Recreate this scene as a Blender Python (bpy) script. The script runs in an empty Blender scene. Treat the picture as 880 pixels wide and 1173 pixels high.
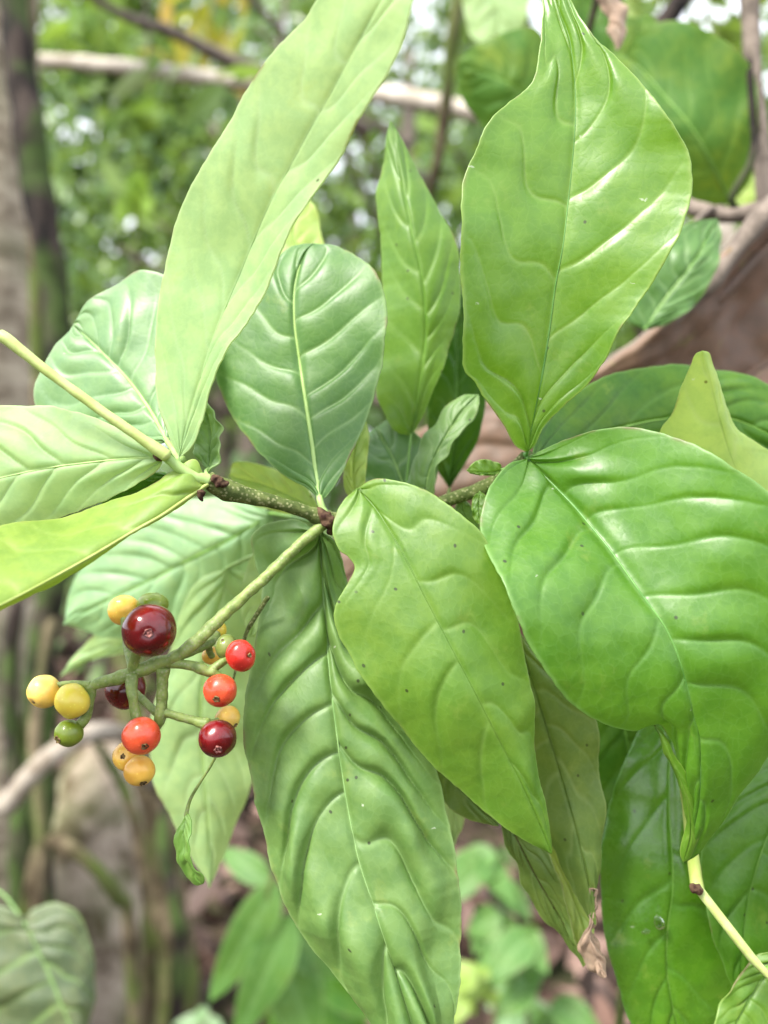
import bpy, math, random
import numpy as np
from mathutils import Vector, noise

sc = bpy.context.scene
R = math.radians
# ------------------------------------------------------------------ camera
CAMZ = 0.9
F = 943.0                                   # focal length in photograph pixels
cam_d = bpy.data.cameras.new('camera'); cam = bpy.data.objects.new('camera', cam_d)
sc.collection.objects.link(cam); sc.camera = cam
cam.location = (0, 0, CAMZ); cam.rotation_euler = (R(90), 0, 0)
cam_d.sensor_fit = 'HORIZONTAL'; cam_d.sensor_width = 36.0
cam_d.lens = 36.0 * F / 880.0
cam_d.clip_start = 0.01; cam_d.clip_end = 200
cam_d.dof.use_dof = True; cam_d.dof.focus_distance = 0.152
cam_d.dof.aperture_fstop = cam_d.lens / 2.8
# ------------------------------------------------------------------ world and sun
SUN_EL, SUN_AZ = R(50), R(222)              # azimuth clockwise from +Y : behind the camera, to its left
w = bpy.data.worlds.new('World'); sc.world = w; w.use_nodes = True
nt = w.node_tree; nt.nodes.clear()
sky = nt.nodes.new('ShaderNodeTexSky'); sky.sky_type = 'NISHITA'; sky.sun_disc = False
sky.sun_elevation = SUN_EL; sky.sun_rotation = SUN_AZ; sky.air_density = 1.0; sky.dust_density = 3.0; sky.ozone_density = 1.0
bg = nt.nodes.new('ShaderNodeBackground'); bg.inputs['Strength'].default_value = 0.105
out = nt.nodes.new('ShaderNodeOutputWorld')
cl_t = nt.nodes.new('ShaderNodeTexNoise'); cl_t.inputs['Scale'].default_value = 2.2; cl_t.inputs['Detail'].default_value = 4
cl_r = nt.nodes.new('ShaderNodeMapRange'); cl_r.inputs[1].default_value = 0.3; cl_r.inputs[2].default_value = 0.6; cl_r.inputs[3].default_value = 0.6; cl_r.inputs[4].default_value = 1.0
cl_m = nt.nodes.new('ShaderNodeMix'); cl_m.data_type = 'RGBA'; cl_m.inputs[7].default_value = (7.5, 7.8, 8.4, 1)
nt.links.new(cl_t.outputs[0], cl_r.inputs[0]); nt.links.new(cl_r.outputs[0], cl_m.inputs[0]); nt.links.new(sky.outputs[0], cl_m.inputs[6])
nt.links.new(cl_m.outputs[2], bg.inputs['Color']); nt.links.new(bg.outputs[0], out.inputs['Surface'])
sd = bpy.data.lights.new('sun', 'SUN'); sun = bpy.data.objects.new('sun', sd); sc.collection.objects.link(sun)
sd.energy = 3.0; sd.angle = R(16); sd.color = (1.0, 0.95, 0.86)
sv = Vector((math.sin(SUN_AZ) * math.cos(SUN_EL), math.cos(SUN_AZ) * math.cos(SUN_EL), math.sin(SUN_EL)))
sun.rotation_euler = sv.to_track_quat('Z', 'Y').to_euler(); sun.location = (0, 0, 5)
sc.view_settings.view_transform = 'Standard'; sc.view_settings.look = 'None'
sc.view_settings.gamma = 1; sc.view_settings.use_curve_mapping = False
sc.view_settings.exposure = 1.55
sc.cycles.use_denoising = True
sc.cycles.max_bounces = 8; sc.cycles.diffuse_bounces = 4; sc.cycles.transparent_max_bounces = 4
sc.cycles.caustics_reflective = False; sc.cycles.caustics_refractive = False

rng = np.random.default_rng(7); random.seed(7)

# ------------------------------------------------------------------ helpers
def P(px, py, d):
    """point seen at photograph pixel px,py at depth d metres"""
    return np.array([(px - 440.0) / F * d, d, CAMZ - (py - 586.5) / F * d])

def lin(c):                                 # sRGB 0..255 -> linear
    return tuple((x / 255 / 12.92) if x / 255 <= 0.04045 else ((x / 255 + 0.055) / 1.055) ** 2.4 for x in c)

def cr(pts, n):
    """Catmull-Rom through pts, resampled to n points evenly along its length"""
    p = np.array(pts, float)
    if len(p) == 2:
        t = np.linspace(0, 1, n)[:, None]; return p[0] * (1 - t) + p[1] * t
    q = np.vstack([2 * p[0] - p[1], p, 2 * p[-1] - p[-2]])
    o = []
    for i in range(1, len(q) - 2):
        t = np.linspace(0, 1, 24, endpoint=False)[:, None]
        a, b, c, d = q[i - 1], q[i], q[i + 1], q[i + 2]
        o.append(0.5 * ((2 * b) + (c - a) * t + (2 * a - 5 * b + 4 * c - d) * t ** 2 + (-a + 3 * b - 3 * c + d) * t ** 3))
    o = np.vstack(o + [p[-1:]])
    s = np.concatenate([[0], np.cumsum(np.linalg.norm(np.diff(o, axis=0), axis=1))])
    g = np.linspace(0, s[-1], n)
    return np.stack([np.interp(g, s, o[:, k]) for k in range(o.shape[1])], 1)

def interp(v, n):
    if not isinstance(v, (list, tuple)): return np.full(n, float(v))
    if len(v) == 2: return np.linspace(v[0], v[1], n)
    k = np.arange(len(v), dtype=float); t = np.linspace(0, len(v) - 1, n)
    i = np.clip(t.astype(int), 0, len(v) - 2); f = t - i
    q = np.array([2 * v[0] - v[1]] + list(v) + [2 * v[-1] - v[-2]], float)
    a, b, c, d = q[i], q[i + 1], q[i + 2], q[i + 3]
    return 0.5 * (2 * b + (c - a) * f + (2 * a - 5 * b + 4 * c - d) * f ** 2 + (3 * b - a - 3 * c + d) * f ** 3)

def link(name, me, mat, parent=None):
    o = bpy.data.objects.new(name, me); sc.collection.objects.link(o)
    if mat is not None:
        for m in (mat if isinstance(mat, (list, tuple)) else [mat]): me.materials.append(m)
    if parent is not None:
        o.parent = parent
        o.matrix_parent_inverse = parent_world(parent).inverted()
    return o

from mathutils import Matrix
def parent_world(p):
    m = Matrix.Translation(p.location) @ p.rotation_euler.to_matrix().to_4x4()
    if p.parent is not None: m = parent_world(p.parent) @ p.matrix_parent_inverse @ m
    return m

def mesh(verts, faces, smooth=True, mats=None):
    me = bpy.data.meshes.new('m')
    me.from_pydata([tuple(map(float, v)) for v in verts], [], [tuple(map(int, f)) for f in faces])
    if smooth: me.polygons.foreach_set('use_smooth', [True] * len(me.polygons))
    if mats is not None: me.polygons.foreach_set('material_index', mats)
    me.update(); return me

def tag(o, label=None, cat=None, group=None, kind=None):
    if label: o['label'] = label
    if cat: o['category'] = cat
    if group: o['group'] = group
    if kind: o['kind'] = kind
    return o

def empty(name, loc, label, cat, group=None, rz=0):
    o = bpy.data.objects.new(name, None); sc.collection.objects.link(o)
    o.location = tuple(loc); o.rotation_euler = (0, 0, rz); o.empty_display_size = 0.02
    return tag(o, label, cat, group)

class MB:
    def __init__(s): s.v = []; s.f = []; s.m = []; s.n = 0
    def add(s, v, f, mi=0):
        s.v.extend(list(v)); s.f.extend([tuple(x + s.n for x in q) for q in f]); s.m.extend([mi] * len(f)); s.n += len(v)
    def build(s, name, mat, parent=None, smooth=True):
        return link(name, mesh(s.v, s.f, smooth, s.m), mat, parent)

def tube(pts, rad, seg=12, n=None, bump=0.0, bs=300., flat=1.0, seed=0):
    n = n or max(8, len(pts) * 8)
    c = cr(pts, n); r = np.interp(np.linspace(0, 1, n), np.linspace(0, 1, len(rad)), rad) if isinstance(rad, (list, tuple)) else np.full(n, rad)
    t = np.gradient(c, axis=0); t /= np.linalg.norm(t, axis=1)[:, None] + 1e-12
    ref = np.array([0, 1, 0.]) if abs(t[0][1]) < 0.8 else np.array([0, 0, 1.])
    V = []; a = np.linspace(0, 2 * math.pi, seg, endpoint=False)
    for i in range(n):
        s = np.cross(t[i], ref); s /= np.linalg.norm(s); ref = np.cross(s, t[i])
        for k in range(seg):
            d = s * math.cos(a[k]) + ref * math.sin(a[k]) * flat
            rr = r[i]
            if bump:
                q = (c[i] + d * r[i]) * bs + seed
                rr *= 1 + bump * noise.noise(Vector(q))
            V.append(c[i] + d * rr)
    Fs = [(i * seg + k, i * seg + (k + 1) % seg, (i + 1) * seg + (k + 1) % seg, (i + 1) * seg + k) for i in range(n - 1) for k in range(seg)]
    V.append(c[0] - t[0] * r[0] * 0.5); V.append(c[-1] + t[-1] * r[-1] * 0.5)
    b = n * seg
    Fs += [(b, (k + 1) % seg, k) for k in range(seg)] + [(b + 1, (n - 1) * seg + k, (n - 1) * seg + (k + 1) % seg) for k in range(seg)]
    return V, Fs

# ------------------------------------------------------------------ materials
def newmat(name):
    m = bpy.data.materials.new(name); m.use_nodes = True
    t = m.node_tree; t.nodes.clear()
    return m, t, t.nodes.new, t.links.new
def mixc(N, L, fac, a, b, mode='MIX'):
    n = N('ShaderNodeMix'); n.data_type = 'RGBA'; n.blend_type = mode
    for sock, val in ((n.inputs[0], fac), (n.inputs[6], a), (n.inputs[7], b)):
        if hasattr(val, 'links'): L(val, sock)
        elif isinstance(val, (int, float)): sock.default_value = val
        else: sock.default_value = (*val[:3], 1)
    return n.outputs[2]
def ramp(N, L, src, stops, interp_='LINEAR'):
    n = N('ShaderNodeValToRGB'); n.color_ramp.interpolation = interp_
    e = n.color_ramp.elements
    while len(e) < len(stops): e.new(0.5)
    for i, (p, c) in enumerate(stops):
        e[i].position = p; e[i].color = (c, c, c, 1) if isinstance(c, (int, float)) else (*c, 1)
    L(src, n.inputs[0]); return n.outputs[0]
def tex(N, L, kind, scale, coord=None, **kw):
    n = N('ShaderNodeTex' + kind); n.inputs['Scale'].default_value = scale
    for k, v in kw.items():
        if k in n.inputs: n.inputs[k].default_value = v
        else: setattr(n, k, v)
    if coord is not None: L(coord, n.inputs['Vector'])
    return n
def mth(N, L, op, a, b=0.0):
    n = N('ShaderNodeMath'); n.operation = op
    for s_, v in ((n.inputs[0], a), (n.inputs[1], b)):
        if hasattr(v, 'links'): L(v, s_)
        else: s_.default_value = v
    return n.outputs[0]

def leafmat(name, col, vein, rough=0.36, transl=0.4, tcol=None, spec=0.5, speck=0.5, blotch=0.5, vamt=0.55, alt=None, micro=1.0, white=0.3):
    m, t, N, L = newmat(name)
    co = N('ShaderNodeTexCoord').outputs['Object']
    at = N('ShaderNodeAttribute'); at.attribute_name = 'vein'
    sep = N('ShaderNodeSeparateColor'); L(at.outputs['Color'], sep.inputs[0])
    vmask, margin, panel = sep.outputs[0], sep.outputs[1], sep.outputs[2]
    la = N('ShaderNodeAttribute'); la.attribute_name = 'luv'; lv = la.outputs['Vector']
    n1 = tex(N, L, 'Noise', 45., co, Detail=4.0)
    n2 = tex(N, L, 'Noise', 260., co, Detail=5.0, Roughness=0.65)
    alt = alt or (col[0] * 1.5 + .01, col[1] * 1.15, col[2] * 0.8)
    dark = (col[0] * 0.6, col[1] * 0.75, col[2] * 0.8)
    c = mixc(N, L, mth(N, L, 'MULTIPLY', ramp(N, L, n1.outputs[0], [(0.38, 0.0), (0.68, 1.0)]), blotch), col, alt)
    c = mixc(N, L, mth(N, L, 'MULTIPLY', ramp(N, L, n2.outputs[0], [(0.4, 1.0), (0.58, 0.0)]), 0.5), c, dark)
    c = mixc(N, L, mth(N, L, 'MULTIPLY', panel, 0.35), c, dark)  # quilt shading painted into the colour: darker band beside each side vein
    # reticulate small veins
    wv = N('ShaderNodeVectorMath'); wv.operation = 'MULTIPLY_ADD'; L(n2.outputs['Color'], wv.inputs[0]); wv.inputs[1].default_value = (.003, .003, .0); L(lv, wv.inputs[2])
    v1 = tex(N, L, 'Voronoi', 520., wv.outputs[0], feature='DISTANCE_TO_EDGE', voronoi_dimensions='2D')
    ret = ramp(N, L, v1.outputs['Distance'], [(0.0, 1.0), (0.09, 0.0)])
    c = mixc(N, L, mth(N, L, 'MULTIPLY', ret, 0.12), c, vein)
    c = mixc(N, L, mth(N, L, 'MULTIPLY', vmask, vamt), c, vein)
    c = mixc(N, L, mth(N, L, 'MULTIPLY', margin, 0.6), c, (vein[0] * 1.1, vein[1] * 1.05, vein[2]))
    mb_ = tex(N, L, 'Noise', 130., co, Detail=4.0)
    c = mixc(N, L, mth(N, L, 'MULTIPLY', margin, ramp(N, L, mb_.outputs[0], [(0.56, 0.0), (0.66, 0.8)])), c, (0.16, 0.11, 0.04))
    bl = tex(N, L, 'Noise', 85., lv, Detail=6.0, Roughness=0.7)
    c = mixc(N, L, ramp(N, L, bl.outputs[0], [(0.60, 0.0), (0.72, 0.32)]), c, (0.34, 0.40, 0.08))
    # specks: small dark pinholes and pale scuffs
    v2 = tex(N, L, 'Voronoi', 170., lv, feature='F1', voronoi_dimensions='2D')
    sp = ramp(N, L, v2.outputs['Distance'], [(0.04, 1.0), (0.065, 0.0)])
    s2 = N('ShaderNodeSeparateColor'); L(v2.outputs['Color'], s2.inputs[0])
    pick = ramp(N, L, s2.outputs[0], [(1 - 0.13 * speck - 0.003, 0.0), (1 - 0.13 * speck, 1.0)])
    c = mixc(N, L, mth(N, L, 'MULTIPLY', mth(N, L, 'MULTIPLY', sp, pick), 0.85), c, (0.015, 0.014, 0.006))
    st_ = N('ShaderNodeVectorMath'); st_.operation = 'MULTIPLY'; L(wv.outputs[0], st_.inputs[0]); st_.inputs[1].default_value = (1.5, .5, 1)
    v3 = tex(N, L, 'Voronoi', 120., st_.outputs[0], feature='F1', voronoi_dimensions='2D')
    nz = tex(N, L, 'Noise', 700., co, Detail=2.0)
    d3 = mth(N, L, 'ADD', v3.outputs['Distance'], mth(N, L, 'MULTIPLY', nz.outputs[0], 0.17))
    sp3 = ramp(N, L, d3, [(0.085, 1.0), (0.105, 0.0)])
    s3 = N('ShaderNodeSeparateColor'); L(v3.outputs['Color'], s3.inputs[0])
    pk3 = ramp(N, L, s3.outputs[1], [(1 - 0.12 * white - 0.003, 0.0), (1 - 0.12 * white, 1.0)])
    c = mixc(N, L, mth(N, L, 'MULTIPLY', mth(N, L, 'MULTIPLY', sp3, pk3), 0.7), c, (0.6, 0.66, 0.5))
    # bump
    hb = mth(N, L, 'ADD', mth(N, L, 'MULTIPLY', ramp(N, L, v1.outputs['Distance'], [(0.0, 0.0), (0.25, 1.0)]), 0.18), mth(N, L, 'MULTIPLY', n2.outputs[0], 0.9))
    bp = N('ShaderNodeBump'); bp.inputs['Strength'].default_value = 0.22 * micro; bp.inputs['Distance'].default_value = 0.0003
    L(hb, bp.inputs['Height'])
    p = N('ShaderNodeBsdfPrincipled')
    L(c, p.inputs['Base Color']); p.inputs['Specular IOR Level'].default_value = min(1.0, spec * 1.25)
    rr = mth(N, L, 'ADD', mth(N, L, 'MULTIPLY', n2.outputs[0], 0.24), rough - 0.05)
    L(rr, p.inputs['Roughness']); L(bp.outputs[0], p.inputs['Normal'])
    tr = N('ShaderNodeBsdfTranslucent')
    tc = tcol or (min(1, col[0] * 2.6 + 0.03), min(1, col[1] * 2.0 + 0.03), col[2] * 0.7)
    L(mixc(N, L, mth(N, L, 'MULTIPLY', vmask, 0.3), mixc(N, L, 0.35, c, tc), vein), tr.inputs['Color'])
    L(bp.outputs[0], tr.inputs['Normal'])
    mx = N('ShaderNodeMixShader'); mx.inputs[0].default_value = transl
    L(p.outputs[0], mx.inputs[1]); L(tr.outputs[0], mx.inputs[2])
    o = N('ShaderNodeOutputMaterial'); L(mx.outputs[0], o.inputs['Surface'])
    return m

def barkmat(name, a, b, scale=60., moss=None, mamt=0.4, spots=None, stretch=(1, 1, 0.25), rough=0.85, bumpd=0.003):
    m, t, N, L = newmat(name)
    co = N('ShaderNodeTexCoord').outputs['Object']
    mp = N('ShaderNodeMapping'); mp.inputs['Scale'].default_value = stretch; L(co, mp.inputs[0])
    n1 = tex(N, L, 'Noise', scale, mp.outputs[0], Detail=6.0, Roughness=0.65)
    c = mixc(N, L, ramp(N, L, n1.outputs[0], [(0.42, 0.0), (0.58, 1.0)]), a, b)
    n2 = tex(N, L, 'Noise', scale * 0.3, co, Detail=5.0)
    if moss: c = mixc(N, L, mth(N, L, 'MULTIPLY', ramp(N, L, n2.outputs[0], [(0.45, 0.0), (0.6, 1.0)]), mamt * 2), c, moss)
    if spots:
        v = tex(N, L, 'Voronoi', scale * 3.0, co)
        c = mixc(N, L, ramp(N, L, v.outputs['Distance'], [(0.25, 0.8), (0.4, 0.0)]), c, spots)
    p = N('ShaderNodeBsdfPrincipled'); L(c, p.inputs['Base Color']); p.inputs['Roughness'].default_value = rough; p.inputs['Specular IOR Level'].default_value = 0.5 if rough < .7 else 0.15
    bp = N('ShaderNodeBump'); bp.inputs['Strength'].default_value = 0.7; bp.inputs['Distance'].default_value = bumpd
    L(n1.outputs[0], bp.inputs['Height']); L(bp.outputs[0], p.inputs['Normal'])
    o = N('ShaderNodeOutputMaterial'); L(p.outputs[0], o.inputs['Surface'])
    return m

def cardmat(name, cols, transl=0.35, rough=0.45):
    """foliage seen from afar: each leaf takes its own colour from a per-leaf random value"""
    m, t, N, L = newmat(name)
    at = N('ShaderNodeAttribute'); at.attribute_name = 'rnd'
    n = len(cols)
    c = ramp(N, L, at.outputs['Fac'], [(i / (n - 1), cc) for i, cc in enumerate(cols)])
    p = N('ShaderNodeBsdfPrincipled'); L(c, p.inputs['Base Color']); p.inputs['Roughness'].default_value = rough
    if transl:
        tr = N('ShaderNodeBsdfTranslucent')
        L(mixc(N, L, 0.5, c, (0.30, 0.42, 0.05)), tr.inputs['Color'])
        mx = N('ShaderNodeMixShader'); mx.inputs[0].default_value = transl
        L(p.outputs[0], mx.inputs[1]); L(tr.outputs[0], mx.inputs[2]); s_ = mx.outputs[0]
    else: s_ = p.outputs[0]
    o = N('ShaderNodeOutputMaterial'); L(s_, o.inputs['Surface'])
    return m

def berrymat(name, col, col2, rough=0.14, sss=0.25, spots=0.0):
    m, t, N, L = newmat(name)
    co = N('ShaderNodeTexCoord').outputs['Object']
    n1 = tex(N, L, 'Noise', 150., co, Detail=4.0)
    c = mixc(N, L, ramp(N, L, n1.outputs[0], [(0.40, 0.0), (0.62, 1.0)]), tuple(x * .82 for x in col), col2)
    v = tex(N, L, 'Voronoi', 900., co)
    c = mixc(N, L, mth(N, L, 'MULTIPLY', ramp(N, L, v.outputs['Distance'], [(0.1, 1.0), (0.2, 0.0)]), spots), c, tuple(min(1, x * 1.8 + .03) for x in col2))
    n2 = tex(N, L, 'Noise', 500., co, Detail=4.0)
    p = N('ShaderNodeBsdfPrincipled'); L(c, p.inputs['Base Color'])
    L(ramp(N, L, n2.outputs[0], [(0.35, rough), (0.65, rough + 0.28)]), p.inputs['Roughness'])
    p.inputs['Subsurface Weight'].default_value = sss; p.inputs['Subsurface Scale'].default_value = 0.002
    p.inputs['Subsurface Radius'].default_value = (1, .5, .3)
    p.inputs['Coat Weight'].default_value = 0.3; p.inputs['Coat Roughness'].default_value = 0.08
    bp = N('ShaderNodeBump'); bp.inputs['Strength'].default_value = 0.25; bp.inputs['Distance'].default_value = 0.0004
    L(n1.outputs[0], bp.inputs['Height']); L(bp.outputs[0], p.inputs['Normal'])
    o = N('ShaderNodeOutputMaterial'); L(p.outputs[0], o.inputs['Surface'])
    return m

# ------------------------------------------------------------------ traced leaf with real relief
def leaf_grid(mid, Lp, Rp, d, dL, dR, nu, nv, nvein, slant, quilt, wave, seed, pw, roll, notch_r, fold, vw, micro=1.0):
    M = cr(mid, nu); A = cr([mid[0]] + list(Lp) + [mid[-1]], nu); B = cr([mid[0]] + list(Rp) + [mid[-1]], nu)
    tt = np.linspace(0, 1, nu)
    for E_, so in ((A, 0.0), (B, 9.0)):                      # slightly nicked, uneven margins
        tg = np.gradient(E_, axis=0); tg /= np.linalg.norm(tg, axis=1)[:, None] + 1e-9; sz = np.linalg.norm(M[-1] - M[0])
        jit = np.array([noise.noise(Vector((t_ * sz / 22.0, seed, so))) * 1.5 + noise.noise(Vector((t_ * sz / 8.0, seed, so + 4))) * 0.8 for t_ in tt]) * min(1, sz / 250)
        jit *= np.clip(np.minimum(tt, 1 - tt) / 0.06, 0, 1)
        E_ += np.stack([tg[:, 1], -tg[:, 0]], 1) * jit[:, None]
    dm = interp(d, nu); el = interp(dL, nu); er = interp(dR, nu)
    env = np.sin(np.pi * np.clip(np.linspace(0, 1, nu), 0, 1)) ** 0.5
    ss = np.linspace(-1, 1, 2 * nv + 1)
    V = np.zeros((nu, 2 * nv + 1, 3))
    for j, v in enumerate(ss):
        s = abs(v); E = A if v < 0 else B; eo = el if v < 0 else er
        p2 = M + (E - M) * s
        dep = dm + eo * (s ** pw) * env
        V[:, j, 0] = (p2[:, 0] - 440) / F * dep; V[:, j, 1] = dep; V[:, j, 2] = CAMZ - (p2[:, 1] - 586.5) / F * dep
    du = np.gradient(V, axis=0); dv = np.gradient(V, axis=1)
    nrm = np.cross(du, dv); nrm /= np.linalg.norm(nrm, axis=2)[..., None] + 1e-12
    flip = np.where(nrm[..., 1:2] > 0, -1.0, 1.0); mean_flip = -1.0 if np.mean(nrm[..., 1]) > 0 else 1.0
    nrm *= mean_flip                                      # towards the camera
    U, S = np.meshgrid(np.linspace(0, 1, nu), ss, indexing='ij'); Sa = np.abs(S)
    rr_ = np.random.RandomState(seed + 500); irr = np.zeros_like(U)
    for q in range(5): irr += rr_.uniform(.15, .4) * np.sin(U * rr_.uniform(4, 22) + S * rr_.uniform(-5, 5) + rr_.uniform(0, 6))
    irr = np.clip(0.85 + irr, 0.15, 1.6)
    h = np.zeros_like(U); vein = np.zeros_like(U); panel = np.zeros_like(U)
    rs = np.random.RandomState(seed)
    j1, j2 = rs.uniform(0, 1, 2)
    # irregular vein spacing
    k = np.linspace(0, 1, 30); 
    for side, jj in ((-1, j1), (1, j1 * 0.6 + j2 * 0.4)):
        msk = (S < 0) if side < 0 else (S >= 0)
        wob = np.zeros_like(U)
        for q in range(3): wob += rs.uniform(-.16, .16) * np.sin(U * (5 + 6 * q) + rs.uniform(0, 6)) + rs.uniform(-.1, .1) * np.sin(Sa * (4 + 3 * q) + U * 9 + rs.uniform(0, 6))
        gaps = np.concatenate([[0], np.cumsum(rs.uniform(0.6, 1.5, nvein + 2))]); gk = np.arange(nvein + 3)
        Us = U ** 0.9 - slant * (0.62 * Sa + 0.5 * Sa ** 2) * (1 - 0.35 * U)
        ph = np.interp(Us * nvein, gaps * (nvein / gaps[-1]) * 1.15, gk, ) + np.minimum(Us, 0) * nvein + jj + wob * 0.9
        f = ph - np.round(ph)
        fade = np.clip(1.15 - Sa, 0, 1) ** 0.7 * (1 - np.exp(-(Sa / 0.03) ** 2) * 0.3) * np.clip((1 - U) / 0.1, 0, 1) * np.clip(U / 0.03, 0, 1)
        hh = (np.abs(np.sin(np.pi * ph)) ** 0.9) * (Sa ** 0.35) * np.clip(1.05 - Sa ** 2.5, 0, 1) * np.clip((1 - U) / 0.15, 0, 1)
        # asymmetric slope across each panel, like roof shingles
        saw = (ph - np.floor(ph)) * np.clip(1.0 - Sa ** 2, 0, 1) * (1 - np.exp(-((ph - np.floor(ph) - 1) / 0.12) ** 2))
        amp = 1 + 0.5 * np.sin(np.floor(ph) * 2.3 + seed)
        h = np.where(msk, quilt * irr * (hh * 0.65 * amp + saw * 0.75 * np.sin(np.pi * np.clip(Sa * 1.05, 0, 1)) ** 0.7), h)
        vv = np.exp(-(f / vw) ** 2) * fade
        vein = np.where(msk, vv, vein)
        panel = np.where(msk, np.exp(-((f - 0.12) / 0.1) ** 2) * fade * 0.5, panel)  # mask of the painted dark side just past each vein
        h = h - np.where(msk, quilt * 0.18 * np.exp(-(f / (vw * 0.9)) ** 2) * fade, 0)
    # midrib channel, edge waves, soft undulation
    h -= 0.0005 * fold * np.exp(-(Sa / 0.05) ** 2)
    vein = np.maximum(vein, np.exp(-(Sa / 0.018) ** 2) * 0.9)
    ph1, ph2 = rs.uniform(0, 6, 2)
    h += wave * (Sa ** 3) * (np.sin(U * 17 + ph1 + S * 2) * 0.6 + 0.5 * np.sin(U * 31 + ph2)) * np.sin(np.pi * U) ** 0.5
    nz = np.zeros_like(U); nf = np.zeros_like(U)
    for i in range(nu):
        for jx in range(2 * nv + 1):
            q = V[i, jx]
            nz[i, jx] = noise.noise(Vector((q[0] * 55 + seed, q[1] * 55, q[2] * 55)))
            nf[i, jx] = noise.noise(Vector((q[0] * 190 + seed, q[1] * 190, q[2] * 190))) + 1.6 * noise.noise(Vector((q[0] * 105, q[1] * 105 + seed, q[2] * 105)))
    h += nz * (wave * 1.6 + 0.0004) * np.sin(np.pi * np.clip(U, .02, .98)) ** 0.3 + nf * (0.00014 + quilt * 0.14) * micro
    V = V + nrm * h[..., None]
    margin = np.exp(-((1 - Sa) / 0.02) ** 2)
    # rolled rim gives the blade its thickness
    left = V[:, 0]; right = V[:, -1]; il = V[:, 1]; ir = V[:, -2]
    def rim(edge, inner, nn):
        outw = edge - inner; outw /= np.linalg.norm(outw, axis=1)[:, None] + 1e-9
        rows = []
        r_ = roll
        for a in (40, 90, 140, 180):
            aa = R(a); rows.append(edge + outw * r_ * math.sin(aa) - nn * r_ * (1 - math.cos(aa)))
        return rows
    rl = rim(left, il, nrm[:, 0]); rr = rim(right, ir, nrm[:, -1])
    W = np.concatenate([np.stack(rl[::-1], 1), V, np.stack(rr, 1)], axis=1)
    z4 = np.zeros((nu, 4)); o4 = np.ones((nu, 4))
    vein = np.concatenate([z4, vein, z4], 1); margin = np.concatenate([o4, margin, o4], 1); panel = np.concatenate([z4, panel, z4], 1)
    return W, vein, margin, panel, V[:, nv], nrm[:, nv]

def grid_mesh(W, vein, margin, panel, smooth=True):
    nu, nw = W.shape[:2]
    idx = np.arange(nu * nw).reshape(nu, nw)
    q = np.stack([idx[:-1, :-1], idx[:-1, 1:], idx[1:, 1:], idx[1:, :-1]], -1).reshape(-1, 4)
    me = bpy.data.meshes.new('leaf')
    me.vertices.add(nu * nw); me.vertices.foreach_set('co', W.reshape(-1, 3).astype(np.float32).ravel())
    me.loops.add(q.size); me.loops.foreach_set('vertex_index', q.ravel().astype(np.int32))
    me.polygons.add(len(q)); me.polygons.foreach_set('loop_start', np.arange(0, q.size, 4, dtype=np.int32))
    me.polygons.foreach_set('loop_total', np.full(len(q), 4, dtype=np.int32))
    me.update(calc_edges=True); me.validate()
    me.polygons.foreach_set('use_smooth', [True] * len(me.polygons))
    at = me.color_attributes.new('vein', 'FLOAT_COLOR', 'POINT')
    c = np.stack([vein, margin, panel, np.ones_like(vein)], -1).reshape(-1).astype(np.float32)
    at.data.foreach_set('color', c)
    mid_ = W[:, nw // 2]; al = np.concatenate([[0], np.cumsum(np.linalg.norm(np.diff(mid_, axis=0), axis=1))])
    st = np.linalg.norm(np.diff(W, axis=1), axis=2); ac = np.concatenate([np.zeros((nu, 1)), np.cumsum(st, axis=1)], 1); ac = ac - ac[:, nw // 2:nw // 2 + 1]
    at2 = me.color_attributes.new('luv', 'FLOAT_COLOR', 'POINT')
    off = float(W[0, 0, 0]) * 7 + 3
    at2.data.foreach_set('color', np.stack([np.repeat(al[:, None], nw, 1) + off, ac + off, np.zeros_like(ac), np.ones_like(ac)], -1).reshape(-1).astype(np.float32))
    return me

RIB = {}
def leaf(name, parent, mat, mid, Lp, Rp, d, dL=0.0, dR=0.0, nu=150, nv=34, nvein=8, slant=0.28, quilt=0.0009, wave=0.0006, seed=1, pw=1.3,
         roll=0.00018, fold=1.0, vw=0.06, rib=0.0005, ribmat=None, petiole=None, label=None, ribup=0.0, ribend=0.93, micro=1.0):
    W, ve, ma, pa, ml, mn = leaf_grid(mid, Lp, Rp, d, dL, dR, nu, nv, nvein, slant, quilt, wave, seed, pw, roll, None, fold, vw, micro)
    o = link(name, grid_mesh(W, ve, ma, pa), mat, parent)
    if label: o['label'] = label
    if rib:
        k = max(3, int(nu * ribend)); ids = list(range(0, k, 6))
        pts = [ml[i] + mn[i] * ribup for i in ids]
        pet = [np.array(p) for p in (petiole or [])]
        rad = [rib] * len(pet) + [rib * (1 - 0.85 * (i / (nu - 1)) ** 0.8) for i in ids]
        if pet: rad[0] = rib * 1.5
        v, f = tube(pet + pts, rad, seg=8, n=len(rad) * 5, bump=0.12, bs=900)
        mb = MB(); mb.add(v, f); mb.build('midrib', ribmat or mat, o)
    return o

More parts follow.
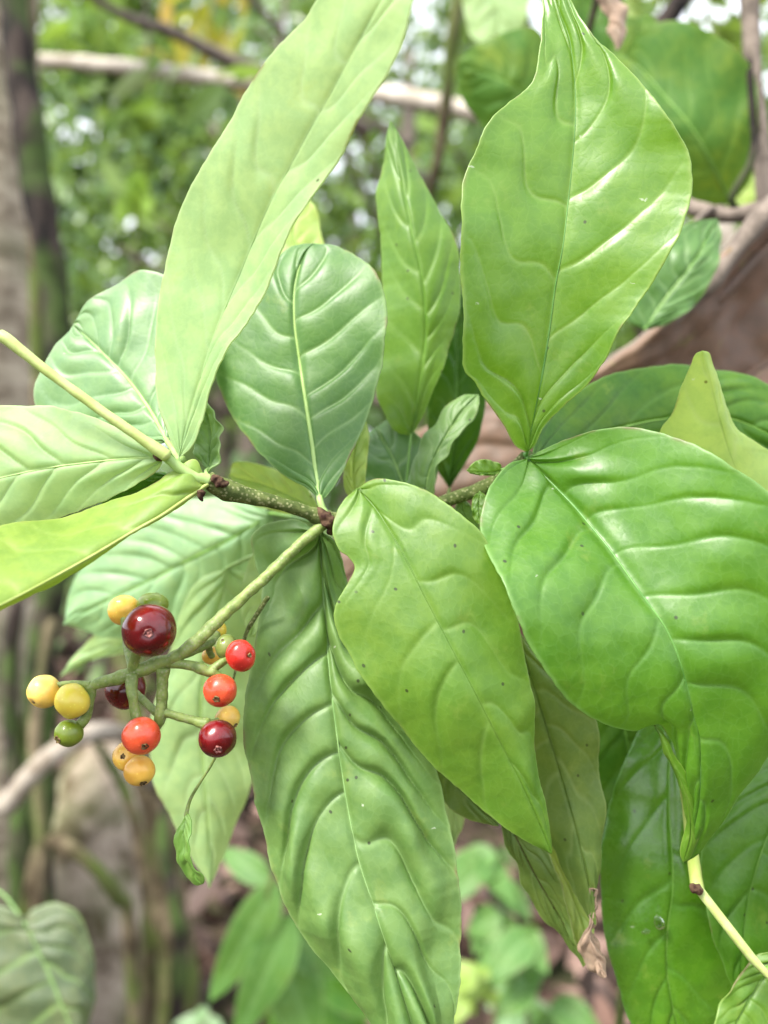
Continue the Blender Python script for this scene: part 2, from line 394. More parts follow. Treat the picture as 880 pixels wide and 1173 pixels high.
# ------------------------------------------------------------------ free-standing leaf (undergrowth)
def free_leaf_arrays(length, width, droop=0.3, nu=16, nv=5, seed=0, curl=0.1, heart=0.0):
    """leaf along +X, face up (+Z), base at origin"""
    u = np.linspace(0, 1, nu)
    prof = (np.sin(np.pi * u ** (0.75 - 0.2 * heart)) ** 0.85) * (1 - 0.15 * u); prof[0] = 0.02; prof[-1] = 0.0
    s = np.linspace(-1, 1, 2 * nv + 1)
    U, S = np.meshgrid(u, s, indexing='ij')
    X = U * length; Y = S * prof[:, None] * width / 2
    X = X - heart * length * 0.22 * (np.abs(S) ** 1.5) * np.exp(-(U / 0.18) ** 2)
    ph = U * 7 - np.abs(S) * 1.6 + seed
    Z = -droop * length * U ** 2 + np.abs(Y) * 0.25 + length * 0.012 * np.abs(np.sin(np.pi * ph)) * np.sin(np.pi * U) - curl * length * (S ** 2) * 0.15
    Z = Z + length * 0.02 * np.sin(U * 9 + seed * 3) * S
    f = ph - np.round(ph)
    vein = np.maximum(np.exp(-(f / .1) ** 2) * 0.6, np.exp(-(np.abs(S) / 0.1) ** 2))
    return np.stack([X, Y, Z], -1), vein, np.exp(-((1 - np.abs(S)) / 0.05) ** 2)

def basis(direction, up):
    x = np.array(direction, float); x /= np.linalg.norm(x)
    z = np.array(up, float); z -= x * z.dot(x)
    if np.linalg.norm(z) < 1e-4: z = np.array([0, -1, 0.]) - x * (-x[1])
    z /= np.linalg.norm(z); y = np.cross(z, x)
    return np.stack([x, y, z], 0)

def free_leaf(name, parent, mat, base, direction, up, length, width, label=None, **kw):
    G, ve, ma = free_leaf_arrays(length, width, **kw)
    G = G @ basis(direction, up) + np.array(base)
    o = link(name, grid_mesh(G, ve, ma, np.zeros_like(ve)), mat, parent)
    if label: o['label'] = label
    return o

def cards(pos, size, rs, spread=1.0, hue=None, droop=0.35, elong=2.3, upn=0.5):
    """many small folded leaves, returned as one mesh with a per-leaf value"""
    n = len(pos)
    base = np.array([[0, 0, 0], [0.28, 0.5, 0.06], [0.65, 0.42, 0.03], [1.0, 0, -0.12], [0.65, -0.42, 0.03], [0.28, -0.5, 0.06], [0.45, 0, -0.02]])
    d = rs.normal(size=(n, 3)) * spread; d[:, 2] -= droop; d /= np.linalg.norm(d, axis=1)[:, None]
    up = rs.normal(size=(n, 3)) * 0.7; up[:, 2] += upn
    y = np.cross(up, d); y /= np.linalg.norm(y, axis=1)[:, None] + 1e-9; z = np.cross(d, y)
    L = size * rs.uniform(0.6, 1.25, n); Wd = L / elong
    V = pos[:, None, :] + base[None, :, 0:1] * (L[:, None, None] * d[:, None, :]) + base[None, :, 1:2] * (Wd[:, None, None] * y[:, None, :]) * 1.0 + base[None, :, 2:3] * (L[:, None, None] * z[:, None, :])
    tri = np.array([[0, 1, 6], [1, 2, 6], [2, 3, 6], [3, 4, 6], [4, 5, 6], [5, 0, 6]])
    Fc = (np.arange(n)[:, None, None] * 7 + tri[None]).reshape(-1, 3)
    me = bpy.data.meshes.new('foliage')
    me.vertices.add(n * 7); me.vertices.foreach_set('co', V.reshape(-1).astype(np.float32))
    me.loops.add(Fc.size); me.loops.foreach_set('vertex_index', Fc.ravel().astype(np.int32))
    me.polygons.add(len(Fc)); me.polygons.foreach_set('loop_start', np.arange(0, Fc.size, 3, dtype=np.int32)); me.polygons.foreach_set('loop_total', np.full(len(Fc), 3, dtype=np.int32))
    me.update(calc_edges=True)
    at = me.attributes.new('rnd', 'FLOAT', 'POINT')
    r = rs.uniform(0, 1, n) if hue is None else np.clip(hue + rs.normal(size=n) * 0.18, 0, 1)
    at.data.foreach_set('value', np.repeat(r, 7).astype(np.float32))
    return me

def clumps(centre, radius, nclump, per, rs, flat=0.7, cs=0.3):
    c = rs.normal(size=(nclump, 3)); c /= np.linalg.norm(c, axis=1)[:, None]
    c *= radius * rs.uniform(0.25, 1, (nclump, 1)) ** 0.6; c[:, 2] *= flat
    p = c[:, None, :] + rs.normal(size=(nclump, per, 3)) * radius * cs * rs.uniform(0.5, 1.2, (nclump, 1, 1))
    hue = np.repeat(rs.uniform(0, 1, nclump), per)
    return (p + np.array(centre)).reshape(-1, 3), hue

# ================================================================== MATERIALS
VEIN = (0.36, 0.50, 0.16)
M = {}
M['bright'] = leafmat('leaf_bright', (0.12, 0.28, 0.015), (0.30, 0.46, 0.10), rough=0.34, transl=0.45, alt=(0.19, 0.34, 0.03), white=2.2, vamt=0.4, spec=0.8)
M['glossy'] = leafmat('leaf_glossy', (0.085, 0.235, 0.014), (0.22, 0.42, 0.12), rough=0.36, transl=0.45, alt=(0.13, 0.29, 0.018), vamt=0.2, speck=.8, white=1.2, spec=0.7)
M['mid'] = leafmat('leaf_mid', (0.13, 0.275, 0.025), (0.26, 0.42, 0.10), rough=0.42, transl=0.45, alt=(0.19, 0.31, 0.03), speck=1.7, vamt=0.3, spec=0.65)
M['matte'] = leafmat('leaf_matte', (0.125, 0.24, 0.05), (0.24, 0.38, 0.14), rough=0.46, transl=0.32, alt=(0.165, 0.28, 0.07), speck=1.2, white=1.6, vamt=0.45, spec=0.6)
M['blue'] = leafmat('leaf_blue', (0.065, 0.175, 0.025), (0.24, 0.38, 0.14), rough=0.42, transl=0.28, alt=(0.09, 0.205, 0.03), speck=0.2, vamt=0.55, spec=0.6)
M['back'] = leafmat('leaf_back', (0.075, 0.185, 0.03), (0.15, 0.28, 0.05), rough=0.5, transl=0.4, alt=(0.22, 0.29, 0.03), blotch=.9, speck=0, spec=.2, white=0, micro=.4)
M['mint'] = leafmat('leaf_mint', (0.26, 0.43, 0.20), (0.17, 0.33, 0.15), rough=0.4, transl=0.35, alt=(0.32, 0.49, 0.24), speck=0, vamt=0.4, spec=0.5, white=0)
M['teal'] = leafmat('leaf_teal', (0.15, 0.285, 0.10), (0.30, 0.44, 0.24), rough=0.42, transl=0.28, alt=(0.19, 0.33, 0.12), speck=0.2, vamt=0.5, spec=0.7)
M['pale'] = leafmat('leaf_pale', (0.33, 0.49, 0.20), (0.44, 0.58, 0.30), rough=0.5, transl=0.42, alt=(0.37, 0.53, 0.20), speck=0.35, blotch=0.4, vamt=0.4, white=0.3, micro=0.7)
M['lime'] = leafmat('leaf_lime', (0.42, 0.60, 0.15), (0.46, 0.58, 0.20), rough=0.45, transl=0.5, alt=(0.42, 0.55, 0.13), speck=0.4, vamt=0.4, micro=0.7)
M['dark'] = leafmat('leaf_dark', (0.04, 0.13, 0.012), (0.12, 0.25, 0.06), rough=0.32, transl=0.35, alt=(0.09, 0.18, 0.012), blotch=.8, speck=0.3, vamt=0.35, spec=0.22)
M['wet'] = leafmat('leaf_wet', (0.075, 0.21, 0.012), (0.12, 0.30, 0.06), rough=0.2, transl=0.35, alt=(0.12, 0.27, 0.015), speck=0.6, vamt=0.25, spec=0.8, white=1.5)
M['olive'] = leafmat('leaf_olive', (0.12, 0.20, 0.035), (0.28, 0.36, 0.12), rough=0.48, transl=0.4, alt=(0.17, 0.24, 0.04), speck=1.2, vamt=0.35)
M['seed'] = leafmat('leaf_seedling', (0.09, 0.225, 0.04), (0.22, 0.40, 0.13), rough=0.5, transl=0.45, speck=0.0, white=0.0)
M['heart'] = leafmat('leaf_heart', (0.085, 0.12, 0.055), (0.22, 0.36, 0.11), rough=0.5, transl=0.25, alt=(0.13, 0.15, 0.055), speck=0.0, blotch=0.9, vamt=0.75, white=0.0)
M['brown'] = leafmat('leaf_dried', (0.125, 0.068, 0.042), (0.22, 0.14, 0.095), rough=0.55, transl=0.15, alt=(0.19, 0.112, 0.073), tcol=(0.35, 0.15, 0.08), speck=0.3, white=0.2, blotch=0.8, vamt=0.3)
M['tan'] = leafmat('leaf_withered', (0.38, 0.25, 0.17), (0.46, 0.33, 0.24), rough=0.6, transl=0.25, alt=(0.46, 0.34, 0.25), tcol=(0.5, 0.3, 0.2), speck=1.5, white=0.0)
M['rib_pale'] = barkmat('midrib_pale', (0.26, 0.40, 0.11), (0.32, 0.47, 0.15), 400., rough=0.5, bumpd=0.0001)
M['rib_soft'] = barkmat('midrib_soft', (0.15, 0.28, 0.08), (0.20, 0.33, 0.11), 400., rough=0.5, bumpd=0.0001)
M['rib_deep'] = barkmat('midrib_deep', (0.07, 0.20, 0.03), (0.11, 0.26, 0.05), 400., rough=0.4, bumpd=0.0001)
M['lime_deep'] = leafmat('leaf_lime_deep', (0.25, 0.38, 0.06), (0.34, 0.46, 0.12), rough=0.45, transl=0.42, alt=(0.30, 0.41, 0.05), speck=0.4, vamt=0.4, micro=0.7)
M['rib_green'] = barkmat('midrib_green', (0.13, 0.28, 0.04), (0.18, 0.33, 0.06), 400., rough=0.4, bumpd=0.0001)
M['rib_yellow'] = barkmat('midrib_yellow', (0.30, 0.38, 0.08), (0.36, 0.44, 0.12), 400., rough=0.5, bumpd=0.0001)
M['stem'] = barkmat('stem_green', (0.13, 0.175, 0.045), (0.21, 0.25, 0.075), 500., spots=None, rough=0.55, stretch=(1, 1, 1), bumpd=0.0003)
M['twig'] = barkmat('stem_woody', (0.06, 0.085, 0.022), (0.12, 0.15, 0.045), 450., spots=(0.26, 0.27, 0.13), rough=0.7, stretch=(1, 1, 1), bumpd=0.0004)
M['node'] = barkmat('stem_node', (0.035, 0.015, 0.012), (0.10, 0.06, 0.035), 700., rough=0.8, stretch=(1, 1, 1), bumpd=0.0005)
M['ped'] = barkmat('inflorescence_stalk', (0.14, 0.205, 0.045), (0.22, 0.29, 0.07), 500., spots=(0.24, 0.27, 0.12), rough=0.5, stretch=(1, 1, 1), bumpd=0.0003)
M['stalk'] = barkmat('stalk_pale', (0.36, 0.44, 0.13), (0.42, 0.50, 0.18), 300., rough=0.5, stretch=(1, 1, 1), bumpd=0.0002)
M['calyx'] = barkmat('berry_calyx', (0.05, 0.03, 0.012), (0.20, 0.14, 0.06), 1200., rough=0.8, stretch=(1, 1, 1), bumpd=0.0002)
M['calyx_red'] = barkmat('berry_calyx_red', (0.07, 0.012, 0.012), (0.30, 0.11, 0.09), 1200., rough=0.6, stretch=(1, 1, 1), bumpd=0.0002)
M['maroon'] = berrymat('berry_maroon', (0.085, 0.001, 0.003), (0.15, 0.002, 0.004), 0.10, 0.1)
M['red'] = berrymat('berry_red', (0.42, 0.012, 0.010), (0.52, 0.025, 0.015), 0.16, 0.2, 0.3)
M['coral'] = berrymat('berry_coral', (0.62, 0.055, 0.022), (0.72, 0.10, 0.035), 0.18, 0.25, 0.35)
M['yellow'] = berrymat('berry_yellow', (0.80, 0.50, 0.08), (0.86, 0.62, 0.16), 0.3, 0.25, 0.3)
M['lemon'] = berrymat('berry_lemon', (0.80, 0.60, 0.06), (0.72, 0.62, 0.08), 0.28, 0.25, 0.3)
M['orange'] = berrymat('berry_orange', (0.80, 0.43, 0.06), (0.88, 0.55, 0.09), 0.28, 0.25, 0.3)
M['green'] = berrymat('berry_green', (0.16, 0.235, 0.012), (0.22, 0.29, 0.03), 0.28, 0.2, 0.3)
M['olivegreen'] = berrymat('berry_olive', (0.13, 0.18, 0.03), (0.20, 0.24, 0.06), 0.3, 0.2, 0.2)
M['stump'] = barkmat('bark_stump', (0.09, 0.065, 0.04), (0.42, 0.35, 0.28), 17., moss=(0.12, 0.15, 0.06), mamt=0.35, stretch=(1, 1, .8), bumpd=0.01)
M['trunk'] = barkmat('bark_pale', (0.20, 0.16, 0.115), (0.44, 0.38, 0.29), 22., moss=(0.10, 0.13, 0.05), mamt=0.22, stretch=(1, 1, 2.6), bumpd=0.006)
M['vine'] = barkmat('bark_dark', (0.007, 0.006, 0.006), (0.05, 0.038, 0.032), 50., moss=(0.06, 0.10, 0.025), mamt=0.4, stretch=(1, 1, .3), bumpd=0.003)
M['mossy'] = barkmat('bark_mossy', (0.055, 0.042, 0.025), (0.16, 0.13, 0.08), 40., moss=(0.08, 0.12, 0.025), mamt=0.4, stretch=(1, 1, .5), bumpd=0.003)
M['branch'] = barkmat('bark_branch', (0.36, 0.31, 0.25), (0.58, 0.53, 0.46), 45., stretch=(1, 1, 1), bumpd=0.003)
M['root'] = barkmat('bark_root', (0.20, 0.165, 0.125), (0.34, 0.30, 0.25), 45., stretch=(1, 1, 1), bumpd=0.003)
M['greybranch'] = barkmat('bark_grey', (0.11, 0.09, 0.075), (0.22, 0.18, 0.15), 80., stretch=(1, 1, 1), bumpd=0.002)

# ================================================================== GROUND AND FAR VEGETATION
def ground_z(x, y):
    return 0.05 * noise.noise(Vector((x * 0.6, y * 0.6, 3.1))) + 0.018 * noise.noise(Vector((x * 4, y * 4, 1.0)))
def build_ground():
    xs = np.concatenate([np.linspace(-60, -5, 14, endpoint=False), np.linspace(-5, 5, 100, endpoint=False), np.linspace(5, 60, 15)])
    ys = np.concatenate([np.linspace(-20, -1, 8, endpoint=False), np.linspace(-1, 9, 100, endpoint=False), np.linspace(9, 90, 18)])
    V = [(x, y, ground_z(x, y)) for y in ys for x in xs]; nx = len(xs)
    Fc = [(j * nx + i, j * nx + i + 1, (j + 1) * nx + i + 1, (j + 1) * nx + i) for j in range(len(ys) - 1) for i in range(nx - 1)]
    m = barkmat('soil', (0.02, 0.013, 0.010), (0.07, 0.045, 0.035), 9., moss=(0.05, 0.08, 0.02), mamt=0.2, stretch=(1, 1, 1), rough=0.95, bumpd=0.02)
    tag(link('ground', mesh(V, Fc), m), kind='structure')
build_ground()
rs = np.random.RandomState(11)
n = 9000
px_ = rs.uniform(-2.2, 2.2, n) ; py_ = 0.7 + 6.5 * rs.uniform(0, 1, n) ** 1.3
pos = np.array([(x, y, ground_z(x, y) + rs.uniform(0.005, 0.04)) for x, y in zip(px_, py_)])
me = cards(pos, 0.10, rs, upn=1.6, droop=0.0, elong=2.0)
lit = cardmat('leaf_litter', [(0.012, 0.008, 0.006), (0.08, 0.042, 0.028), (0.02, 0.012, 0.009), (0.17, 0.095, 0.07), (0.04, 0.018, 0.012), (0.30, 0.19, 0.15), (0.012, 0.008, 0.006)], transl=0, rough=0.7)
tag(link('leaf_litter', me, lit), 'pink brown dead leaves strewn over the dark forest floor', 'leaf litter', kind='stuff')

FOL = [cardmat('foliage_green', [(0.02, 0.055, 0.012), (0.11, 0.22, 0.04), (0.04, 0.10, 0.02), (0.22, 0.35, 0.06), (0.09, 0.19, 0.05)], rough=0.35),  # yellow greens in the random mix paint sunlit leaves into the colour
       cardmat('foliage_light', [(0.10, 0.20, 0.05), (0.22, 0.34, 0.09), (0.13, 0.24, 0.09), (0.28, 0.40, 0.14)], rough=0.35),  # paler greens: light falling on the low plants, put into their leaf colour
       cardmat('foliage_grey', [(0.03, 0.075, 0.025), (0.13, 0.24, 0.08), (0.22, 0.34, 0.14), (0.06, 0.14, 0.04)], rough=0.3)]

# far wood behind everything, sky showing through its upper part
pts = []; hue = []
for i in range(260):
    a = rs.uniform(-0.62, 0.62); r = rs.uniform(9, 16)
    z = rs.uniform(0.0, 7.8)
    c, h = clumps((math.sin(a) * r, math.cos(a) * r, z), rs.uniform(0.5, 1.0), 7, 22, rs, cs=0.35)
    pts.append(c); hue.append(h)
pts = np.vstack(pts); hue = np.concatenate(hue)
k = pts[:, 2] > 0.05
tag(link('far_woodland', cards(pts[k], 0.30, rs, hue=hue[k]), FOL[0]), 'blurred mass of distant rainforest foliage with sky gaps', 'woodland', kind='stuff')

def make_tree(kind, mat, seed, height, crown_r, leafsize, nclump=26, per=38):
    r_ = np.random.RandomState(seed)
    root = bpy.data.objects.new(kind, None); sc.collection.objects.link(root)
    mb = MB(); top = np.array([0.1 * crown_r, 0.0, height])
    v, f = tube([(0, 0, -0.1), (0.04, 0.02, height * .4), (-0.03, 0.03, height * .7), tuple(top)], [height * .028, height * .02, height * .008], seg=10, bump=0.15, bs=6)
    mb.add(v, f)
    for i in range(9):
        z = height * r_.uniform(0.35, 0.85); a = r_.uniform(0, 6.28); l = crown_r * r_.uniform(0.6, 1.0)
        v, f = tube([(0, 0, z), (math.cos(a) * l * .5, math.sin(a) * l * .5, z + l * .2), (math.cos(a) * l, math.sin(a) * l, z + l * .45)], [height * .009, height * .003], seg=7)
        mb.add(v, f)
    mb.build('trunk', M['greybranch'], root)
    c, h = clumps((0, 0, height * 0.72), crown_r, nclump, per, r_, flat=0.95 * height * 0.38 / crown_r, cs=0.24)
    link('crown', cards(c, leafsize, r_, hue=h), mat, root)
    return root
def copy_tree(o, parent=None):
    c = o.copy(); sc.collection.objects.link(c)
    if parent is not None: c.parent = parent
    for ch in list(o.children): copy_tree(ch, c)
    return c
protos = [make_tree('understory_tree', FOL[0], 1, 3.4, 1.0, 0.11), make_tree('understory_tree', FOL[1], 2, 2.9, 0.9, 0.10), make_tree('understory_tree', FOL[2], 3, 3.8, 1.1, 0.13)]
tspots = [  # x, y, scale, proto, label
    (-2.05, 4.3, 1.0, 1, 'light green understory tree with its crown just right of the dark leaning trunk'),
    (-1.05, 5.6, 1.05, 0, 'deep green blurred tree in the gap above the pale horizontal branch'),
    (-0.25, 6.2, 1.0, 2, 'grey green blurred tree between the tall pale leaf and the upright leaf'),
    (0.75, 5.2, 1.0, 0, 'deep green blurred tree hidden mostly by the large hanging leaf'),
    (1.6, 4.6, 0.95, 1, 'light green blurred tree at the right behind the thin dark branch'),
    (2.9, 6.0, 1.1, 1, 'light green blurred tree at the far right beside the frame'),
    (-3.2, 6.4, 1.1, 2, 'grey green blurred tree behind the pale barked trunk'),
    (0.15, 4.4, 1.0, 0, 'deep green blurred tree right behind the narrow upright leaf'),
    (-0.75, 4.9, 0.95, 2, 'grey green blurred tree behind the lower half of the tall pale leaf'),
    (-1.7, 7.6, 1.15, 1, 'tall light green tree farther back, above the bright low shrub'),
]
used = set()
for x, y, s, p, lab in tspots:
    o = protos[p] if p not in used else copy_tree(protos[p]); used.add(p)
    o.location = (x, y, ground_z(x, y)); o.rotation_euler = (0, 0, (x * 7 + y * 3) % 6.28); o.scale = (s, s, s)
    tag(o, lab, 'tree', 'blurred trees of the forest behind')

def make_shrub(mat, seed, h, r0, leafsize):
    r_ = np.random.RandomState(seed); root = bpy.data.objects.new('forest_shrub', None); sc.collection.objects.link(root)
    mb = MB()
    for i in range(7):
        a = r_.uniform(0, 6.28); l = r0 * r_.uniform(.3, .8)
        v, f = tube([(0, 0, -0.03), (math.cos(a) * l * .4, math.sin(a) * l * .4, h * .5), (math.cos(a) * l, math.sin(a) * l, h * .9)], [0.01, 0.003], seg=6); mb.add(v, f)
    mb.build('stem', M['greybranch'], root)
    c, hh = clumps((0, 0, h * .6), r0, 16, 26, r_, flat=h * .5 / r0, cs=0.3)
    link('foliage', cards(c, leafsize, r_, hue=hh), mat, root); return root
sp = [make_shrub(FOL[1], 5, 1.2, 0.6, 0.10), make_shrub(FOL[2], 6, 1.1, 0.6, 0.12), make_shrub(FOL[0], 8, 0.8, 0.5, 0.08)]
sspots = [(-1.35, 3.9, 1.1, 0, 'low pale green shrub seen between the dark leaning trunk and the tall pale leaf'),
          (-0.85, 4.6, 1.15, 1, 'grey green shrub behind the tall pale leaf'),
          (-2.5, 4.6, 1.2, 1, 'grey green shrub behind the pale barked trunk'),
          (0.35, 4.0, 1.1, 2, 'dark low shrub behind the hanging leaves of the lower right'),
          (1.2, 3.6, 1.0, 0, 'pale green low shrub at the right behind the dried leaf'),
          (-0.1, 5.2, 1.3, 0, 'pale green shrub in the gap beside the upright leaf')]
used = set()
for x, y, s, p, lab in sspots:
    o = sp[p] if p not in used else copy_tree(sp[p]); used.add(p)
    o.location = (x, y, ground_z(x, y)); o.rotation_euler = (0, 0, (x * 5 + y) % 6.28); o.scale = (s, s, s)
    tag(o, lab, 'shrub', 'blurred low shrubs of the forest')

# ================================================================== TRUNKS, BRANCHES, VINES
def px_tube(name, pts, rad, mat, label, cat, seg=16, n=None, bump=0.1, bs=30., flat=1.0, parent=None):
    v, f = tube([P(*p) for p in pts], rad, seg=seg, n=n or 60, bump=bump, bs=bs, flat=flat)
    mb = MB(); mb.add(v, f); o = mb.build(name, mat, parent)
    return tag(o, label, cat) if parent is None else o
def gpt(px, d):                              # where that column meets the ground
    x = (px - 440) / F * d; z = ground_z(x, d) - 0.04
    return (px, 586.5 + (CAMZ - z) * F / d, d)
px_tube('bark_tree', [(-30, -900, 1.15), (-22, 0, 1.12), (-26, 400, 1.1), (-24, 800, 1.1), gpt(-30, 1.1)], [0.066, 0.07, 0.074, 0.08, 0.10], M['trunk'],
        'pale ringed bark trunk at the left edge of the view', 'tree', seg=40, n=180, bump=0.06, bs=14)
px_tube('leaning_trunk', [(-5, -500, 0.98), (12, -40, 0.96), (30, 120, 0.95), (55, 280, 0.95), (68, 420, 0.96), (62, 640, 0.97), (45, 850, 0.98), gpt(40, 1.0)], [0.014, 0.015, 0.018, 0.016, 0.017, 0.02, 0.022], M['vine'],
        'thin dark leaning trunk crossing the pale barked one', 'trunk', seg=20, n=140, bump=0.35, bs=25)
px_tube('mossy_liana', [(26, -300, 1.03), (34, 60, 1.03), (40, 260, 1.02), (46, 480, 1.02), (52, 700, 1.02), (28, 900, 1.02), gpt(24, 1.03)], [0.008, 0.009, 0.01, 0.012], M['mossy'],
        'green mossy climbing stem tight against the pale trunk', 'liana', seg=12, n=100, bump=0.3, bs=30)
px_tube('tree_stump', [(128, 846, 1.42), (122, 868, 1.40), (120, 960, 1.36), (122, 1120, 1.32), gpt(124, 1.28)], [0.05, 0.105, 0.125, 0.14, 0.19], M['stump'],
        'broad grey mottled stump behind the berries, lower left', 'stump', seg=48, n=110, bump=0.16, bs=7)
px_tube('mossy_tree', [(236, 1600, 1.05), (208, 1180, 1.08), (196, 1060, 1.09), (185, 960, 1.10), (168, 880, 1.12), (150, 820, 1.15), (130, 700, 1.2), (128, 560, 1.25)], [0.05, 0.034, 0.028, 0.022, 0.016, 0.012], M['mossy'],
        'slender mossy trunk rising in front of the grey stump', 'trunk', seg=18, n=110, bump=0.3, bs=20)
px_tube('bent_root', [gpt(-70, 0.85), (-30, 980, 0.80), (8, 925, 0.78), (40, 882, 0.78), (85, 848, 0.80), (120, 838, 0.84), (150, 850, 1.0), (170, 900, 1.1)], [0.016, 0.011, 0.010, 0.010, 0.009], M['root'],
        'smooth pale grey root bending over left of the green berry', 'root', seg=14, n=80, bump=0.15, bs=20)
px_tube('arching_root', [(30, 1050, .95), (48, 968, 0.92), (80, 972, 0.90), (110, 995, 0.90), (135, 1030, 0.92), (150, 1080, 0.95), gpt(170, 1.0)], [0.009, 0.008, 0.009, 0.010, 0.012], M['mossy'],
        'thin brown root arching across the face of the grey stump', 'root', seg=12, n=80, bump=0.25, bs=30)
px_tube('upright_root', [gpt(46, 0.9), (44, 1060, 0.9), (48, 960, 0.91), (40, 860, 0.92), (46, 780, 0.94), (60, 700, 0.97)], [0.012, 0.009, 0.008, 0.006], M['mossy'],
        'greenish brown upright stem at the left above the heart shaped leaf', 'root', seg=12, n=70, bump=0.3, bs=30)
px_tube('dark_root', [gpt(182, 1.0), (205, 1120, 1.0), (200, 1040, 1.0), (186, 960, 1.02), (192, 900, 1.05), (178, 860, 1.1)], [0.014, 0.012, 0.009, 0.006], M['vine'],
        'dark upright root running down the right side of the grey stump', 'root', seg=12, n=70, bump=0.35, bs=25)
px_tube('slanting_root', [(96, 830, 1.3), (140, 900, 1.2), (165, 990, 1.15), (172, 1090, 1.12), gpt(150, 1.12)], [0.006, 0.009, 0.012, 0.02], M['mossy'],
        'olive root slanting down across the middle of the grey stump', 'root', seg=12, n=70, bump=0.35, bs=25)
px_tube('brown_root', [(20, 690, 1.0), (10, 780, 1.0), (18, 900, .98), (22, 1000, .96), gpt(10, .95)], [0.008, 0.012, 0.010, 0.015], M['vine'],
        'brown root at the left edge beside the bent pale root', 'root', seg=12, n=70, bump=0.35, bs=25)
px_tube('fallen_branch', [(-120, 60, 1.5), (45, 70, 1.42), (110, 74, 1.40), (200, 84, 1.36), (300, 96, 1.3), (430, 108, 1.22), (545, 128, 1.16), (640, 160, 1.1), (820, 240, 1.1), gpt(1100, 1.3)], [0.011, 0.013, 0.012, 0.014, 0.012, 0.015], M['branch'],
        'long pale branch lying horizontally across the top behind the leaves', 'branch', seg=16, n=120, bump=0.3, bs=22)
px_tube('bare_branch', [(60, -40, 1.0), (130, 12, 1.1), (200, 38, 1.2), (260, 68, 1.25), (330, 96, 1.3), (420, 150, 1.4)], [0.004, 0.008, 0.012, 0.013], M['greybranch'],
        'brown bare branch dropping from the top left to the pale branch', 'branch', seg=12, n=70, bump=0.2, bs=25)
px_tube('forked_twig', [(250, -50, 0.9), (290, 0, 0.92), (322, 38, 0.95), (345, 75, 1.0), (345, -60, 1.05)][:4], [0.005, 0.004, 0.003], M['greybranch'],
        'thin dark twig at the top edge, left of the tall pale leaf tip', 'twig', seg=10, n=50, bump=0.2, bs=40)
px_tube('hanging_stem', [(528, -80, 0.62), (524, 0, 0.62), (516, 60, 0.63), (512, 110, 0.64), (500, 190, 0.66), (480, 260, 0.7)], [0.005, 0.0052, 0.0045, 0.003], M['mossy'],
        'soft green hanging stem between the two tallest leaves', 'stem', seg=12, n=50, bump=0.15, bs=40)

# yellowing foliage hanging at the top, bright leaf further down
def spray(name, at, size, nleaf, mat_cols, label, cat, seed, spreadpx, stempts):
    r_ = np.random.RandomState(seed)
    root = empty(name, P(*at), label, cat)
    c = P(*at); d = at[2]
    pos = c + r_.normal(size=(nleaf, 3)) * np.array([spreadpx[0] / F * d, spreadpx[0] / F * d * .8, spreadpx[1] / F * d])
    link('foliage', cards(pos, size, r_, droop=0.9), cardmat(name + '_leaf', mat_cols, transl=0.5), root)
    v, f = tube([P(*p) for p in stempts], [0.006, 0.002], seg=7); mb = MB(); mb.add(v, f); mb.build('stem', M['greybranch'], root)
spray('yellowing_spray', (240, 25, 1.6), 0.075, 26, [(0.45, 0.33, 0.03), (0.36, 0.36, 0.04), (0.50, 0.30, 0.04)], 'drooping spray of yellow leaves at the top, above the pale branch', 'foliage', 3, (22, 26), [(330, -250, 1.7), (262, -60, 1.62), (240, 25, 1.6)])
spray('lime_spray', (158, 222, 1.9), 0.085, 9, [(0.20, 0.36, 0.04), (0.26, 0.42, 0.05), (0.30, 0.42, 0.16)], 'small bright lime green leaf cluster left of the tall pale leaf', 'foliage', 5, (12, 12), [(160, 700, 2.2), (150, 420, 2.0), (158, 222, 1.9)])
spray('branch_spray', (318, 92, 1.18), 0.07, 14, [(0.10, 0.20, 0.05), (0.17, 0.28, 0.07)], 'green leaves hiding part of the pale horizontal branch behind the tall pale leaf', 'foliage', 11, (22, 14), [(360, -200, 1.3), (330, -20, 1.2), (318, 92, 1.18)])
spray('leafy_tip', (172, 80, 1.3), 0.06, 7, [(0.12, 0.22, 0.06), (0.20, 0.30, 0.10), (0.4, 0.46, 0.3)], 'small tuft of leaves crossing the pale horizontal branch at upper left', 'foliage', 12, (14, 10), [(150, -200, 1.4), (165, -20, 1.32), (172, 80, 1.3)])
spray('canopy_spray', (770, -5, 1.2), 0.07, 90, [(0.25, 0.36, 0.05), (0.16, 0.30, 0.04), (0.40, 0.46, 0.14)], 'bright yellow green leaves at the top right corner', 'foliage', 7, (60, 30), [(900, -300, 1.4), (800, -120, 1.25), (770, -5, 1.2)])
spray('upper_canopy_spray', (110, 20, 2.2), 0.10, 60, [(0.20, 0.33, 0.05), (0.12, 0.25, 0.04), (0.28, 0.38, 0.10)], 'light green leaves at the top left beside the dark leaning trunk', 'foliage', 8, (40, 30), [(60, -500, 2.4), (90, -150, 2.25), (110, 20, 2.2)])

